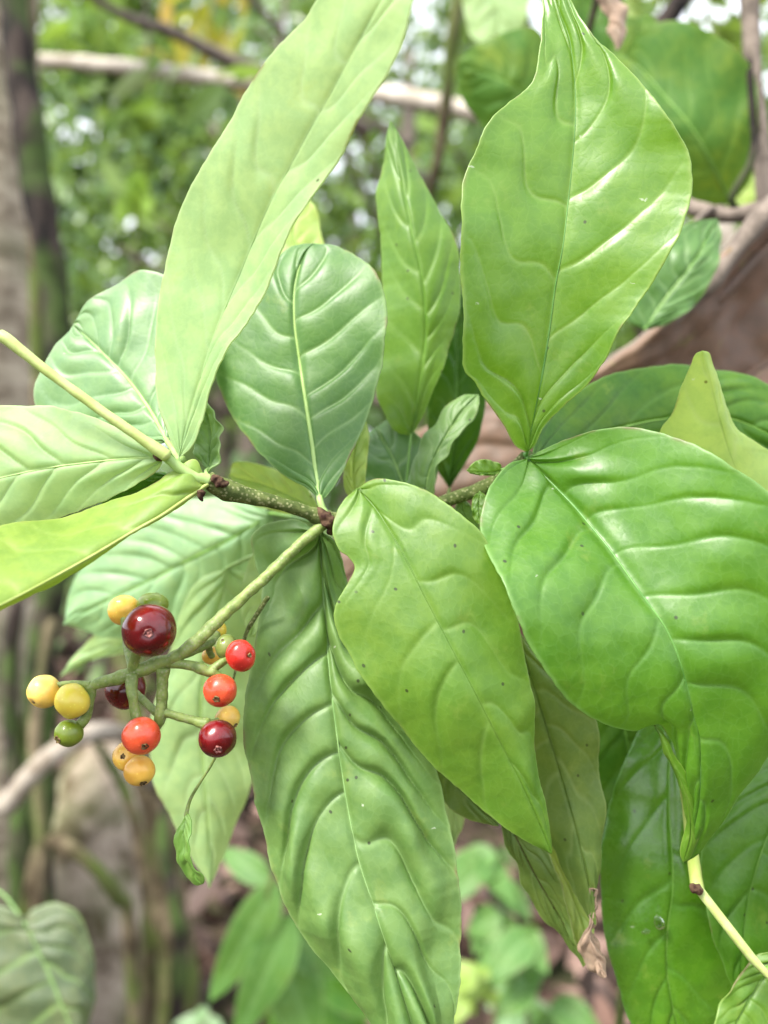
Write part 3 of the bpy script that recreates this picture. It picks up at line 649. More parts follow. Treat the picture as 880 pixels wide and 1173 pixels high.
# ================================================================== UNDERGROWTH WITH VISIBLE LEAVES
def seedling(name, stem, leaves, mat, label, cat='seedling', srad=0.003, group=None):
    root = empty(name, P(*stem[0]), label, cat, group)
    v, f = tube([P(*p) for p in stem], [srad * 1.5, srad * 0.6], seg=8, n=30); mb = MB(); mb.add(v, f); mb.build('stem', M['mossy'], root)
    for i, (b, dr, up, L_, W_, dp) in enumerate(leaves):
        free_leaf('leaf', root, mat, P(*b), dr, up, L_, W_, droop=dp, seed=i * 1.7)
seedling('pointed_leaf_seedling', [gpt(300, 0.62), (305, 1100, 0.60), (312, 1005, 0.60)], [
    ((318, 1008, .60), (-0.55, -.2, -1), (0.3, -1, .3), 0.098, 0.034, 0.1), ((335, 1046, .60), (-0.45, -.2, -1), (0.2, -1, .3), 0.10, 0.036, 0.1),
    ((318, 1080, .62), (.45, -.3, -1), (.2, -1, .3), 0.085, 0.045, .2), ((310, 1010, .6), (-.7, .2, .35), (0, -1, .6), 0.05, 0.022, .3), ((318, 1060, .62), (.9, 0, -.55), (0, -1, .5), 0.08, 0.04, .3)],
    M['seed'], 'bright green seedling with pointed leaves just left of the big quilted leaf')
seedling('rosette_seedling', [gpt(380, 0.8), (372, 1160, 0.76), (352, 1090, 0.75)], [
    ((352, 1090, .75), (.6, -.3, -.8), (0, -1, .4), 0.10, 0.05, .1), ((352, 1092, .75), (-.3, -.5, -1), (0, -1, .5), 0.10, 0.05, .1), ((356, 1110, .75), (1, -.2, -.3), (0, -1, .8), 0.10, 0.05, .2), ((356, 1110, .75), (0.1, -.2, -1), (0, -1, .8), 0.10, 0.05, .2)],
    M['dark'], 'dark green seedling low behind the edge of the big quilted leaf')
lowp = [(560, 1000, 0.95, 'seed', 'blurred green seedling in the gap left of the withered leaf tip'), (600, 1085, 0.9, 'seed', 'light green round leaved seedling below the withered leaf tip'),
        (545, 1120, 0.85, 'lime_deep', 'yellowish seedling touching the lower edge of the quilted leaf'), (640, 1150, 0.95, 'seed', 'low green seedling at the bottom edge, left of the glossy hanging leaf'),
        (585, 1160, 1.05, 'teal', 'bluish green seedling at the bottom edge of the gap'), (240, 1160, 1.0, 'teal', 'tiny bluish seedling among the dead leaves, bottom left of centre'),
        (200, 1000, 1.3, 'seed', 'small green shoot growing from litter right of the mossy trunk')]
for i, (x, y, d, m_, lab) in enumerate(lowp):
    r_ = np.random.RandomState(40 + i); lv = []
    s = 0.55 if x < 300 or m_ == 'lime_deep' else 1.0
    for k in range(9 if x > 300 else 5):
        a = r_.uniform(0, 6.28); oy = r_.uniform(-25, 50) * s
        lv.append(((x + r_.uniform(-18, 18) * s, y + oy, d + r_.uniform(-.04, .04)), (math.cos(a), math.sin(a) * .7 - .3, r_.uniform(-.6, .2)), (r_.uniform(-.3, .3), -.7, .8), r_.uniform(.045, .075) * s, r_.uniform(.028, .042) * s, r_.uniform(.1, .4)))
    seedling('forest_seedling', [gpt(x + 10, d), (x + 4, y + 60, d), (x, y, d)], lv, M[m_], lab, group='blurred seedlings on the forest floor')
# heart shaped leaf on its climber, bottom left
hv = empty('climbing_vine', P(28, 1058, .36), 'dull green heart shaped leaf with pale midrib on a climbing stem, bottom left corner', 'vine')
v, f = tube([P(*gpt(-60, .45)), P(-70, 1200, .42), P(-40, 1010, .40), P(-75, 800, .40), P(-80, 560, .42)], [0.003, 0.0025], seg=10, n=60, bump=.15, bs=80); mb = MB(); mb.add(v, f); mb.build('stem', M['mossy'], hv)
leaf('leaf', hv, M['heart'], [(27, 1056), (42, 1085), (58, 1120), (76, 1165), (96, 1215), (118, 1270)],
     [(10, 1040), (-30, 1036), (-70, 1060), (-85, 1110), (-60, 1180), (0, 1240), (70, 1268)],
     [(36, 1042), (60, 1034), (90, 1048), (106, 1090), (108, 1140), (104, 1190), (112, 1240)], [.36, .35, .345], dL=.01, dR=.012,
     nvein=6, quilt=.0016, slant=.4, rib=.0008, ribmat=M['rib_soft'], petiole=[P(-40, 1010, .40), P(0, 1022, .375)], wave=.001, vw=.05, seed=3)

# ================================================================== OTHER PLANTS JUST BEHIND
db = empty('dried_leaf', P(700, 640, .27), 'very large brown dried leaf curled along its upper edge, behind the green leaves at right', 'dried leaf')
leaf('blade', db, M['brown'], [(1010, 330), (900, 400), (800, 470), (700, 520), (600, 550), (480, 590), (360, 700)],
     [(1000, 180), (940, 190), (885, 232), (830, 290), (800, 335), (745, 385), (690, 425), (630, 445), (560, 460), (480, 500), (400, 580)],
     [(990, 520), (940, 640), (860, 760), (740, 800), (600, 780), (480, 740)], [.29, .275, .265, .265, .27, .28], dL=[-.015, -.012, -.01, 0.006, .012], dR=.03, nvein=9, quilt=0.0008, slant=.5,
     wave=.002, rib=.0016, ribmat=M['brown'], roll=.0012, seed=5, pw=2.0, micro=3)
v, f = tube([P(*p) for p in [(1010, 150, .27), (940, 190, .262), (884, 236, .258), (838, 290, .256), (805, 330, .256), (755, 378, .258), (705, 415, .262), (660, 440, .27)]], [.0035, .0032, .003, .0032, .0026, .002], seg=16, n=120, bump=.35, bs=90)
mb = MB(); mb.add(v, f); mb.build('curled_edge', M['greybranch'], db)
v, f = tube([P(*p) for p in [(900, 262, .262), (852, 310, .262), (812, 352, .262), (770, 384, .263), (728, 408, .266), (690, 430, .27)]], [.0012, .0022, .0018, .0012], seg=12, n=90, bump=.35, bs=90)
mb = MB(); mb.add(v, f); mb.build('curled_edge', M['brown'], db)
v, f = tube([P(1000, 340, .292), P(1100, 280, .30), P(1230, 100, .31), P(1300, -300, .33)], [.002, .004], seg=10); mb = MB(); mb.add(v, f); mb.build('stalk', M['brown'], db)

px_tube('dark_twig', [(856, -260, .30), (858, -40, .30), (862, 60, .30), (866, 110, .30), (872, 160, .30), (876, 240, .30), (884, 330, .305), (905, 640, .33), gpt(960, .45)], [.0032, .003, .0034, .0042, .0036, .004], M['greybranch'],
        'upright dark knobbly twig at the right edge, in front of the round green leaf', 'twig', n=120, bump=.35, bs=120)
px_tube('curved_tendril', [(858, 70, .295), (862, 130, .292), (864, 165, .29), (858, 190, .288), (843, 215, .287), (838, 230, .288), (846, 243, .29)], [.0012, .001, .0013, .0014], M['vine'],
        'thin dark curved tendril hooking off the knobbly twig', 'tendril', n=60, bump=.2, bs=120)
px_tube('crossing_twig', [(700, 180, .33), (760, 215, .31), (795, 238, .295), (840, 246, .29), (900, 232, .29), (1020, 190, .30)], [.0016, .002, .003, .003, .003], M['greybranch'],
        'grey brown twig running sideways above the dried leaf edge', 'twig', n=70, bump=.35, bs=120)
px_tube('slanting_branch', [(650, 140, .60), (700, 100, .56), (745, 45, .55), (780, 0, .55), (815, -60, .56), (860, -200, .6)], [.006, .007, .008], M['vine'],
        'dark slanting branch at the top right behind the round leaf', 'branch', n=50, bump=.2, bs=60)

rb = empty('round_leaved_climber', P(842, 240, .31), 'climber with big round dark green leaf and small bluish leaf, upper right', 'climber')
leaf('leaf', rb, M['back'], [(838, 232), (810, 175), (780, 130), (750, 95), (716, 60)], [(800, 245), (740, 225), (700, 190), (680, 130), (690, 70)], [(862, 200), (868, 140), (862, 80), (820, 40), (770, 24), (735, 35)],
     [.31, .30, .30, .31], dL=.02, dR=-.006, nvein=5, quilt=0.0004, slant=.4, rib=.0008, ribmat=M['rib_green'], wave=.0015, seed=8, micro=.4, label='large round dark green leaf')
leaf('leaf', rb, M['back'], [(780, 140), (750, 90), (735, 60), (730, 20)], [(720, 120), (700, 70), (712, 22)], [(790, 90), (765, 40), (745, 18)], [.33, .335, .34], nvein=5, quilt=.001, rib=0, wave=.001, seed=9, nu=70, nv=16)
leaf('leaf', rb, M['blue'], [(738, 378), (765, 340), (795, 300), (822, 250)], [(716, 365), (712, 330), (735, 285), (780, 258)], [(765, 370), (800, 345), (818, 310), (826, 275)],
     [.235, .235, .24], nvein=6, quilt=0.0006, slant=.4, rib=.0006, ribmat=M['rib_green'], wave=.001, seed=10, label='small glossy bluish green leaf')
leaf('leaf', rb, M['lime'], [(846, 250), (852, 215), (858, 180), (862, 150)], [(826, 240), (828, 200), (842, 165)], [(872, 245), (884, 200), (876, 160)], [.34, .34, .34], nvein=4, quilt=.001, rib=0, wave=.001, seed=11, nu=70, nv=16, label='yellow leaf behind the twig')
leaf('leaf', rb, M['pale'], [(735, 215), (770, 215), (800, 225), (830, 245)], [(740, 204), (780, 200), (815, 215)], [(745, 226), (775, 232), (805, 240)], [.33, .33, .33], nvein=6, quilt=0.0008, rib=0.00028, wave=.001, fold=0.6, seed=12, nu=60, nv=14)
v, f = tube([P(*p) for p in [(1020, 600, .4), (930, 330, .34), (842, 244, .305), (790, 262, .27), (742, 372, .24)]], [.0022, .0016, .0012, .0008], seg=10, n=60, bump=.2, bs=200); mb = MB(); mb.add(v, f); mb.build('stem', M['greybranch'], rb)
v, f = tube([P(1020, 600, .4), P(1060, 900, .45), P(*gpt(1080, .5))], [.0022, .004], seg=10); mb = MB(); mb.add(v, f); mb.build('stem', M['greybranch'], rb)

up = empty('overhanging_sapling', P(560, 90, .32), 'blurred dark leaves hanging behind the top of the large bright leaf', 'sapling')
leaf('leaf', up, M['back'], [(640, 150), (600, 110), (570, 90), (525, 75)], [(610, 170), (560, 150), (530, 110)], [(640, 90), (615, 35), (570, 40), (535, 60)], [.33, .32, .32], dL=.01, nvein=5, quilt=.001, rib=.0007, ribmat=M['rib_green'], wave=.001, seed=13, nu=80, nv=20)
leaf('leaf', up, M['pale'], [(560, -60), (568, -10), (572, 30), (565, 62)], [(525, -40), (530, 0), (540, 40)], [(600, -40), (606, 0), (595, 40)], [.42, .42, .42], nvein=6, quilt=.001, rib=.0007, ribmat=M['rib_pale'], wave=.001, seed=14, nu=80, nv=20, label='pale translucent leaf')
leaf('leaf', up, M['tan'], [(686, -40), (695, -5), (704, 20), (707, 58)], [(672, -30), (684, 0), (694, 25), (700, 45)], [(705, -35), (712, -5), (718, 20), (716, 42)], [.25, .25, .25], dL=.004, dR=.004, nvein=4, quilt=.001, rib=0, wave=.001, seed=15, nu=60, nv=14, label='pinkish withered leaf tip')
leaf('leaf', up, M['dark'], [(640, -60), (665, -10), (690, 40), (705, 90)], [(630, -20), (650, 30), (680, 80)], [(690, -50), (715, 0), (718, 60)], [.36, .36, .36], nvein=5, quilt=.001, rib=0, wave=.001, seed=16, nu=60, nv=14)
v, f = tube([P(*p) for p in [(640, 160, .335), (668, 60, .345), (690, -60, .30), (650, -120, .38), (560, -70, .425)]], [.0015, .0012], seg=8, n=60); mb = MB(); mb.add(v, f); mb.build('stem', M['greybranch'], up)
v, f = tube([P(640, 160, .335), P(720, 330, .40), P(760, 700, .50), P(*gpt(800, .6))], [.0015, .004], seg=8, n=60); mb = MB(); mb.add(v, f); mb.build('stem', M['greybranch'], up)

# ================================================================== THE BERRY SHRUB
shrub = empty('berry_shrub', P(*gpt(640, .42)), 'glossy green leafy shrub in sharp focus bearing a cluster of yellow, red and maroon berries', 'shrub')
N1 = (603, 522, .166); N2 = (374, 596, .161); N3 = (240, 552, .151)
def part_tube(name, pts, rad, mat, seg=16, n=None, bump=0.1, bs=400., parent=None, label=None):
    v, f = tube([P(*p) for p in pts], rad, seg=seg, n=n or 60, bump=bump, bs=bs); mb = MB(); mb.add(v, f)
    o = mb.build(name, mat, parent or shrub)
    if label: o['label'] = label
    return o
part_tube('main_stem', [gpt(640, .42), (690, 1500, .36), (720, 1000, .26), (700, 720, .20), (650, 590, .178), N1], [.004, .0035, .0022, .0016, .0014], M['twig'], n=140)
part_tube('branch', [N1, (585, 540, .167), (558, 557, .169), (510, 574, .171), (460, 590, .169), (415, 598, .164), N2], [.0012, .0015, .0014, .0014, .0014, .0013, .0017], M['twig'], n=120, bump=.15)
part_tube('branch', [N2, (355, 588, .159), (325, 578, .157), (290, 569, .155), (262, 562, .153), (248, 556, .152), (238, 549, .151)], [.0021, .0014, .00125, .0013, .0016, .0021, .0016], M['twig'], n=140, bump=.15, label='speckled woody branch between two leaf nodes')
part_tube('node', [(362, 585, .1595), (369, 590, .159), (375, 596, .1588), (380, 603, .159), (378, 611, .160)], [.0009, .0012, .0015, .0011, .0006], M['node'], n=40, bump=.45, bs=900, seg=24)
part_tube('node', [(244, 545, .1495), (249, 550, .1493), (254, 554, .1495), (262, 553, .1497)], [.0005, .0010, .0009, .0003], M['node'], n=36, bump=.5, bs=1100, seg=24)
part_tube('bud', [(231, 563, .148), (230, 569, .148), (232, 574, .148)], [.0009, .0006, .0002], M['node'], n=12, seg=8)
part_tube('bud', [(176, 521, .1475), (181, 524, .1475), (186, 526, .148)], [.0003, .0007, .0005], M['node'], n=12, seg=8)
part_tube('node', [(238, 552, .151), (225, 547, .150), (206, 536, .149), (190, 523, .148)], [.0014, .0012, .0010, .0009], M['rib_pale'], n=30, bump=.12)

S = shrub
# 1 round leaf in the centre
leaf('leaf', S, M['blue'], [(367, 574), (361, 535), (354, 485), (347, 440), (341, 400), (337, 365), (338, 325), (348, 292), (360, 279)],
     [(352, 560), (318, 538), (288, 508), (262, 470), (247, 435), (245, 408), (256, 378), (275, 342), (298, 308), (322, 288), (343, 280)],
     [(376, 565), (392, 540), (410, 500), (427, 455), (438, 412), (443, 372), (440, 340), (430, 313), (412, 295), (388, 283)],
     [.160, .166, .170, .172, .176], dL=[.002, .004, .006, .004], dR=[.001, -.002, -.003, .001], nvein=7, quilt=0.0006, slant=0.2, rib=0.0007, ribmat=M['rib_pale'], petiole=[P(373, 592, .160)], seed=2, vw=.045, wave=.0004, nu=220, nv=44, label='rounded dark green leaf with stout pale midrib')
# 2 tall pale leaf
leaf('leaf', S, M['pale'], [(205, 524), (215, 480), (236, 415), (262, 340), (298, 255), (345, 165), (395, 80), (440, 0), (480, -60), (520, -150)],
     [(194, 500), (180, 460), (177, 420), (180, 370), (190, 310), (202, 262), (224, 210), (252, 158), (284, 97), (318, 53), (350, 18), (385, -30), (440, -95)],
     [(222, 505), (240, 450), (254, 420), (278, 375), (305, 322), (335, 265), (362, 218), (390, 172), (418, 125), (442, 85), (462, 45), (482, -10), (510, -75)],
     [.150, .150, .146, .138, .130, .122, .116], dL=[.001, .004, .003, .004], dR=[.0, -.005, -.003, -.004, .002], nvein=8, quilt=0.0004, slant=0.22, rib=0.00012, ribmat=M['pale'], petiole=[P(214, 540, .150)], fold=0.2, seed=4, vw=.04, wave=.0006, nu=230, nv=40, label='long pale leaf rising steeply to the top edge')
# 3 upright leaf behind
leaf('leaf', S, M['mid'], [(471, 498), (480, 445), (488, 385), (484, 325), (472, 265), (458, 195), (447, 138)],
     [(452, 492), (436, 462), (428, 428), (430, 385), (436, 335), (435, 285), (434, 240), (438, 190), (442, 155)],
     [(484, 475), (502, 430), (519, 388), (528, 348), (527, 308), (516, 268), (500, 232), (480, 196), (458, 155)],
     [.190, .188, .186, .188, .192], dL=.008, dR=[.0, .004, .006], nvein=7, quilt=0.0005, slant=0.24, rib=0.0003, ribmat=M['rib_green'], petiole=[P(465, 560, .186)], seed=6, wave=.0005, label='narrow upright leaf slightly out of focus')
# 4 large bright hanging leaf
leaf('leaf', S, M['bright'], [(604, 518), (612, 475), (622, 425), (631, 370), (637, 325), (645, 280), (652, 225), (657, 175), (660, 120), (657, 75), (652, 40), (640, 5), (632, -32)],
     [(590, 508), (574, 482), (556, 456), (545, 437), (533, 424), (531, 398), (532, 350), (528, 300), (528, 250), (531, 208), (546, 172), (556, 146), (576, 124), (600, 104), (614, 86), (619, 52), (623, 18), (622, -10)],
     [(612, 510), (624, 487), (648, 462), (672, 440), (692, 412), (712, 376), (740, 333), (766, 288), (782, 250), (791, 212), (789, 178), (772, 146), (748, 112), (722, 82), (697, 58), (676, 37), (660, 12), (648, -10)],
     [.162, .159, .156, .1545, .154, .154, .1555], dL=[-.001, -.004, -.003, -.002, .002], dR=[-.001, -.005, -.008, -.005, .001], nvein=6, quilt=0.0008, slant=0.27, rib=0.00028, ribmat=M['rib_deep'], petiole=[P(603, 524, .164)], fold=0.6, seed=12, wave=.0009, nu=260, nv=72, vw=.035, label='large bright green leaf with wavy margin hanging at upper right')
# 5 big glossy leaf at right
leaf('leaf', S, M['glossy'], [(604, 524), (632, 552), (668, 590), (704, 634), (738, 682), (766, 724), (786, 775), (798, 830), (803, 885), (798, 935), (784, 990)],
     [(584, 530), (564, 554), (553, 588), (556, 622), (571, 660), (588, 700), (608, 738), (632, 777), (656, 806), (688, 824), (722, 833), (752, 828), (768, 850), (780, 890), (792, 922), (793, 955), (784, 978)],
     [(640, 507), (680, 494), (722, 490), (765, 499), (806, 515), (842, 538), (882, 566), (930, 620), (950, 700), (930, 780), (896, 840), (870, 880), (842, 915), (820, 952), (802, 980)],
     [.163, .156, .148, .143, .141, .143, .148, .153], dL=[-.001, -.004, -.003, .006, .008, .004], dR=[-.002, -.007, -.006, .0, .004, .003], nvein=8, quilt=0.00095, slant=0.25, rib=0.0003, ribmat=M['rib_deep'], petiole=[P(600, 520, .166)], seed=21, wave=.0008, nu=280, nv=76, vw=.035, label='big glossy leaf with strong sheen and drooping tip, right')
# 6 smooth middle leaf
leaf('leaf', S, M['mid'], [(410, 560), (432, 585), (458, 628), (486, 682), (512, 732), (540, 785), (568, 840), (596, 895), (616, 938), (632, 978)],
     [(396, 572), (385, 592), (383, 614), (390, 630), (400, 638), (407, 651), (399, 667), (388, 684), (382, 706), (390, 735), (410, 766), (436, 800), (466, 842), (498, 880), (532, 912), (566, 940), (600, 962)],
     [(424, 550), (446, 550), (482, 560), (520, 584), (551, 612), (574, 650), (590, 692), (600, 735), (608, 785), (613, 840), (619, 890), (627, 935)],
     [.159, .152, .148, .147, .148, .150, .153], dL=[.001, .003, .005, .003], dR=[.0, .002, .004, .003], nvein=5, quilt=0.00055, slant=0.27, rib=0.00022, ribmat=M['mid'], petiole=[P(378, 598, .162), P(392, 580, .163)], fold=0.5, seed=31, wave=.0006, nu=240, nv=46, vw=.04, label='smooth mid green leaf with a notch near its base')
# 7 big quilted leaf, lower centre
leaf('leaf', S, M['matte'], [(366, 610), (369, 660), (374, 720), (378, 775), (384, 825), (391, 880), (400, 935), (412, 990), (430, 1045), (448, 1100), (464, 1150), (484, 1210), (505, 1290)],
     [(340, 596), (310, 600), (289, 614), (292, 645), (300, 672), (297, 710), (288, 755), (281, 800), (279, 845), (286, 890), (296, 935), (310, 985), (328, 1030), (350, 1075), (380, 1115), (408, 1148), (432, 1182), (465, 1245)],
     [(384, 622), (398, 665), (414, 715), (435, 765), (462, 808), (488, 855), (507, 905), (519, 955), (527, 1010), (528, 1060), (525, 1110), (518, 1165), (512, 1230)],
     [.166, .165, .161, .158, .155, .152, .150, .148, .147], dL=[.001, .003, .005, .003], dR=[.002, .004, .006, .004], nvein=8, quilt=0.0026, slant=0.27, rib=0.00032, ribmat=M['rib_soft'], petiole=[P(374, 598, .162)], seed=43, wave=.0007, nu=320, nv=84, vw=.05, label='big matte leaf with deeply quilted surface, lower centre')
# 8 upper left glossy leaf
leaf('leaf', S, M['teal'], [(192, 506), (172, 470), (148, 435), (122, 408), (98, 385), (84, 372)],
     [(160, 512), (110, 505), (66, 490), (40, 466), (48, 430), (64, 400)],
     [(215, 480), (232, 430), (232, 380), (215, 335), (190, 318), (155, 313), (126, 330), (100, 352)],
     [.160, .168, .174, .180], dL=[.002, .004, .004], dR=[.002, .0, .002], nvein=7, quilt=0.0008, slant=0.28, rib=.0007, ribmat=M['rib_pale'], petiole=[P(208, 528, .154)], seed=52, wave=.0009, vw=.045, label='bluish glossy leaf at upper left')
# 9 leaf running off the left edge
leaf('leaf', S, M['pale'], [(188, 525), (150, 525), (100, 530), (50, 537), (0, 547), (-60, 560), (-120, 580)],
     [(178, 516), (150, 500), (118, 482), (85, 471), (45, 466), (0, 467), (-50, 480), (-100, 530)],
     [(180, 538), (160, 552), (125, 570), (92, 584), (50, 600), (0, 612), (-50, 618), (-100, 605)],
     [.149, .149, .149, .148, .150], dL=[.001, .004, .006], dR=[.001, .003, .004], nvein=5, quilt=0.0007, slant=0.3, rib=0.0003, ribmat=M['rib_pale'], petiole=[P(205, 534, .1495)], fold=0.5, seed=63, wave=.0005, vw=.03, nu=220, label='pale green leaf running off the left edge')
# 10 nearer leaf seen side on
leaf('leaf', S, M['lime_deep'], [(238, 555), (212, 572), (175, 596), (130, 622), (82, 650), (40, 673), (0, 693), (-60, 722), (-110, 750)],
     [(225, 527), (205, 534), (180, 551), (150, 566), (104, 582), (60, 594), (0, 602), (-60, 615), (-100, 700)],
     [(236, 559), (210, 576), (172, 599), (128, 626), (82, 654), (40, 678), (0, 698), (-60, 735)],
     [.150, .144, .138, .130, .122, .116], dL=[.002, .008, .014, .014, .010], dR=[.008, .016, .02], nvein=5, quilt=0.0004, slant=.3, rib=0.0004, ribmat=M['rib_yellow'], petiole=[P(246, 553, .151)], fold=0.2, seed=71, wave=.0004, nu=220, label='yellow green leaf seen almost edge on at left')
leaf('leaf', S, M['dark'], [(192, 545), (170, 556), (140, 570), (100, 588)], [(185, 541), (160, 546), (130, 560)], [(190, 556), (160, 574), (130, 586)], [.153, .154, .156], nvein=5, quilt=.0005, rib=0, seed=74, nu=70, nv=16, label='dark sliver of a leaf between two pale ones')
# 12 small curled leaf at the node
leaf('leaf', S, M['matte'], [(236, 540), (240, 515), (240, 490), (234, 468), (228, 458)], [(228, 530), (218, 508), (216, 484), (221, 465)], [(246, 525), (250, 500), (246, 478), (237, 463)], [.153, .155, .157], dL=.002, dR=-.002, nvein=5, quilt=.0006, rib=.0004, ribmat=M['rib_pale'], petiole=[P(240, 550, .151)], seed=80, nu=80, nv=18, label='small young curled leaf at the leaf node')
# 13, 14 behind the big glossy leaf
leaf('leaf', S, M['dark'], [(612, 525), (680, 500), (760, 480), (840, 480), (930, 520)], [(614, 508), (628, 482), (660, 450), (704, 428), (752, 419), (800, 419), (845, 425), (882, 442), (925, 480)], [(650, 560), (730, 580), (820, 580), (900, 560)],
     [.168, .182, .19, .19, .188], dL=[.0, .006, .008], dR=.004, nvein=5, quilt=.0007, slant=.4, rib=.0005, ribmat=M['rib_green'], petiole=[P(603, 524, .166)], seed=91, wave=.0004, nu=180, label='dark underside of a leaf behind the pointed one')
leaf('leaf', S, M['lime'], [(900, 650), (862, 580), (835, 510), (818, 455), (805, 402)], [(820, 660), (770, 590), (755, 508), (772, 470), (786, 434), (796, 408)], [(960, 620), (930, 560), (884, 518), (850, 490), (832, 458), (820, 425), (813, 406)],
     [.176, .172, .166, .160], dL=[.003, .006, .003], dR=[.003, .006, .003], nvein=4, quilt=0.0002, slant=.3, rib=0.00012, ribmat=M['lime'], fold=0.1, seed=95, wave=.0004, nu=160, petiole=[P(880, 720, .185), P(890, 690, .18)], label='yellow green pointed leaf tip')
# withered leaf under the middle leaf
leaf('leaf', S, M['olive'], [(592, 720), (610, 780), (630, 845), (650, 910), (665, 970), (676, 1020), (682, 1060)], [(560, 760), (560, 840), (580, 920), (625, 965), (648, 1000), (670, 1045)], [(612, 742), (645, 775), (680, 818), (688, 860), (691, 920), (689, 980), (684, 1025)],
     [.168, .168, .168, .167, .166], dL=[.003, .006, .003], dR=[.002, .004, .002], nvein=5, quilt=0.0005, slant=0.25, rib=.0003, ribmat=M['olive'], seed=101, nu=200, wave=.0009, petiole=[P(600, 640, .172), P(603, 560, .168)], label='olive leaf ending in a withered tip')
leaf('leaf', S, M['olive'], [(560, 900), (586, 950), (612, 1000), (640, 1050), (668, 1108)], [(562, 925), (578, 960), (592, 990), (602, 1020), (622, 1050), (648, 1085)], [(590, 925), (620, 965), (637, 990), (646, 1030), (655, 1068), (664, 1095)],
     [.172, .172, .171, .170], dL=.002, dR=[.0, -.002, -.001], nvein=7, quilt=.0006, slant=.33, rib=.0004, ribmat=M['node'], seed=104, nu=160, wave=.0008, petiole=[P(570, 800, .174)])
leaf('leaf', S, M['lime'], [(610, 930), (628, 970), (648, 1010), (664, 1050), (676, 1092)], [(604, 950), (622, 1000), (645, 1050), (664, 1085)], [(640, 930), (660, 970), (674, 1010), (680, 1060)], [.176, .176, .175, .173], nvein=5, quilt=.0004, rib=0, seed=107, nu=90, nv=20, wave=.0004)
leaf('withered_tip', S, M['tan'], [(680, 1018), (679, 1045), (676, 1070), (682, 1095), (694, 1120)], [(675, 1030), (673, 1055), (664, 1076), (666, 1096), (682, 1112)], [(687, 1035), (688, 1060), (689, 1080), (694, 1100)], [.166, .166, .167], dL=.003, dR=.003, nvein=4, quilt=.0008, rib=0, seed=110, nu=80, nv=18, wave=.0006, micro=3, label='pinkish brown dried leaf tip')
# leaves of the lower right
leaf('leaf', S, M['wet'], [(782, 790), (772, 850), (768, 910), (768, 965), (770, 1020), (766, 1080), (770, 1140), (790, 1230)], [(745, 815), (722, 860), (704, 905), (691, 960), (689, 1010), (692, 1060), (704, 1110), (726, 1175)], [(830, 830), (870, 900), (890, 980), (890, 1060), (872, 1110), (852, 1150), (825, 1190)],
     [.186, .182, .180, .178, .178, .180], dL=[.002, .004, .003], dR=[.002, .005, .006], nvein=7, quilt=0.0007, slant=.22, rib=0.0003, ribmat=M['rib_green'], petiole=[P(770, 720, .19)], seed=120, wave=.001, nu=240, nv=48, label='dark wet looking leaf at lower right')
leaf('leaf', S, M['glossy'], [(955, 830), (915, 890), (880, 960), (860, 1030), (850, 1100), (846, 1150)], [(900, 835), (850, 880), (818, 935), (803, 985), (812, 1050), (832, 1110)], [(1000, 880), (980, 960), (940, 1040), (900, 1100), (872, 1140)],
     [.180, .174, .171, .171, .173], dL=.003, dR=.003, nvein=6, quilt=0.0009, slant=.3, rib=0.0003, ribmat=M['rib_green'], petiole=[P(960, 800, .19)], seed=124, wave=.0008, label='green leaf at the right edge below the drooping tip')
leaf('leaf', S, M['mid'], [(900, 1090), (870, 1130), (845, 1170), (820, 1220)], [(870, 1095), (838, 1135), (815, 1185)], [(930, 1120), (910, 1170), (860, 1220)], [.168, .166, .166], nvein=6, quilt=.0008, rib=.0004, ribmat=M['rib_green'], seed=127, nu=100, nv=22, petiole=[P(878, 1112, .163)])
leaf('leaf', S, M['dark'], [(700, 770), (715, 830), (722, 890), (712, 950), (700, 1000)], [(670, 800), (676, 870), (684, 940)], [(760, 790), (775, 850), (760, 920), (730, 975)], [.20, .198, .196], nvein=6, quilt=.0008, rib=.0004, ribmat=M['rib_green'], seed=130, nu=110, nv=24, petiole=[P(700, 722, .20)], label='very dark leaf in the gap')
part_tube('petiole', [(782, 860, .166), (787, 915, .165), (792, 965, .164), (797, 1005, .163), (799, 1018, .162)], [.0011, .0012, .0011, .0012, .0013], M['rib_yellow'])
part_tube('petiole', [(797, 1014, .161), (818, 1040, .160), (842, 1072, .159), (872, 1112, .159), (905, 1160, .160), (960, 1250, .165), gpt(1000, .30)], [.0009, .0012, .0013, .0018, .0013, .002, .003], M['stalk'], label='pale fleshy stalk crossing the lower right corner')
part_tube('node', [(791, 1014, .161), (798, 1019, .160), (803, 1022, .160)], [.0004, .0011, .0007], M['node'], n=30, bump=.5, bs=1100, seg=24)
# inner leaves between the centre and the hanging leaf
leaf('leaf', S, M['matte'], [(487, 566), (494, 535), (510, 500), (528, 472), (548, 452)], [(466, 562), (474, 530), (488, 498), (510, 466), (530, 455)], [(496, 566), (502, 535), (520, 505), (540, 480), (549, 464)], [.178, .179, .182], dL=.003, dR=-.002, nvein=5, quilt=0.0004, rib=.0005, ribmat=M['rib_pale'], petiole=[P(478, 584, .171)], seed=140, nu=120, nv=24, label='narrow inner leaf curving upward')
leaf('leaf', S, M['blue'], [(470, 585), (460, 550), (448, 520), (430, 490)], [(440, 580), (418, 545), (412, 505)], [(492, 570), (500, 530), (480, 500), (450, 480)], [.185, .19, .198], nvein=5, quilt=0.0006, rib=.0005, ribmat=M['rib_pale'], seed=143, nu=100, nv=22, petiole=[P(470, 592, .17)])
leaf('leaf', S, M['dark'], [(515, 560), (520, 500), (524, 440), (522, 370), (515, 320)], [(495, 520), (490, 450), (498, 380)], [(548, 500), (556, 430), (545, 360)], [.205, .205, .208], nvein=6, quilt=.0008, rib=.0005, ribmat=M['rib_green'], seed=146, nu=100, nv=22, petiole=[P(510, 576, .172)])
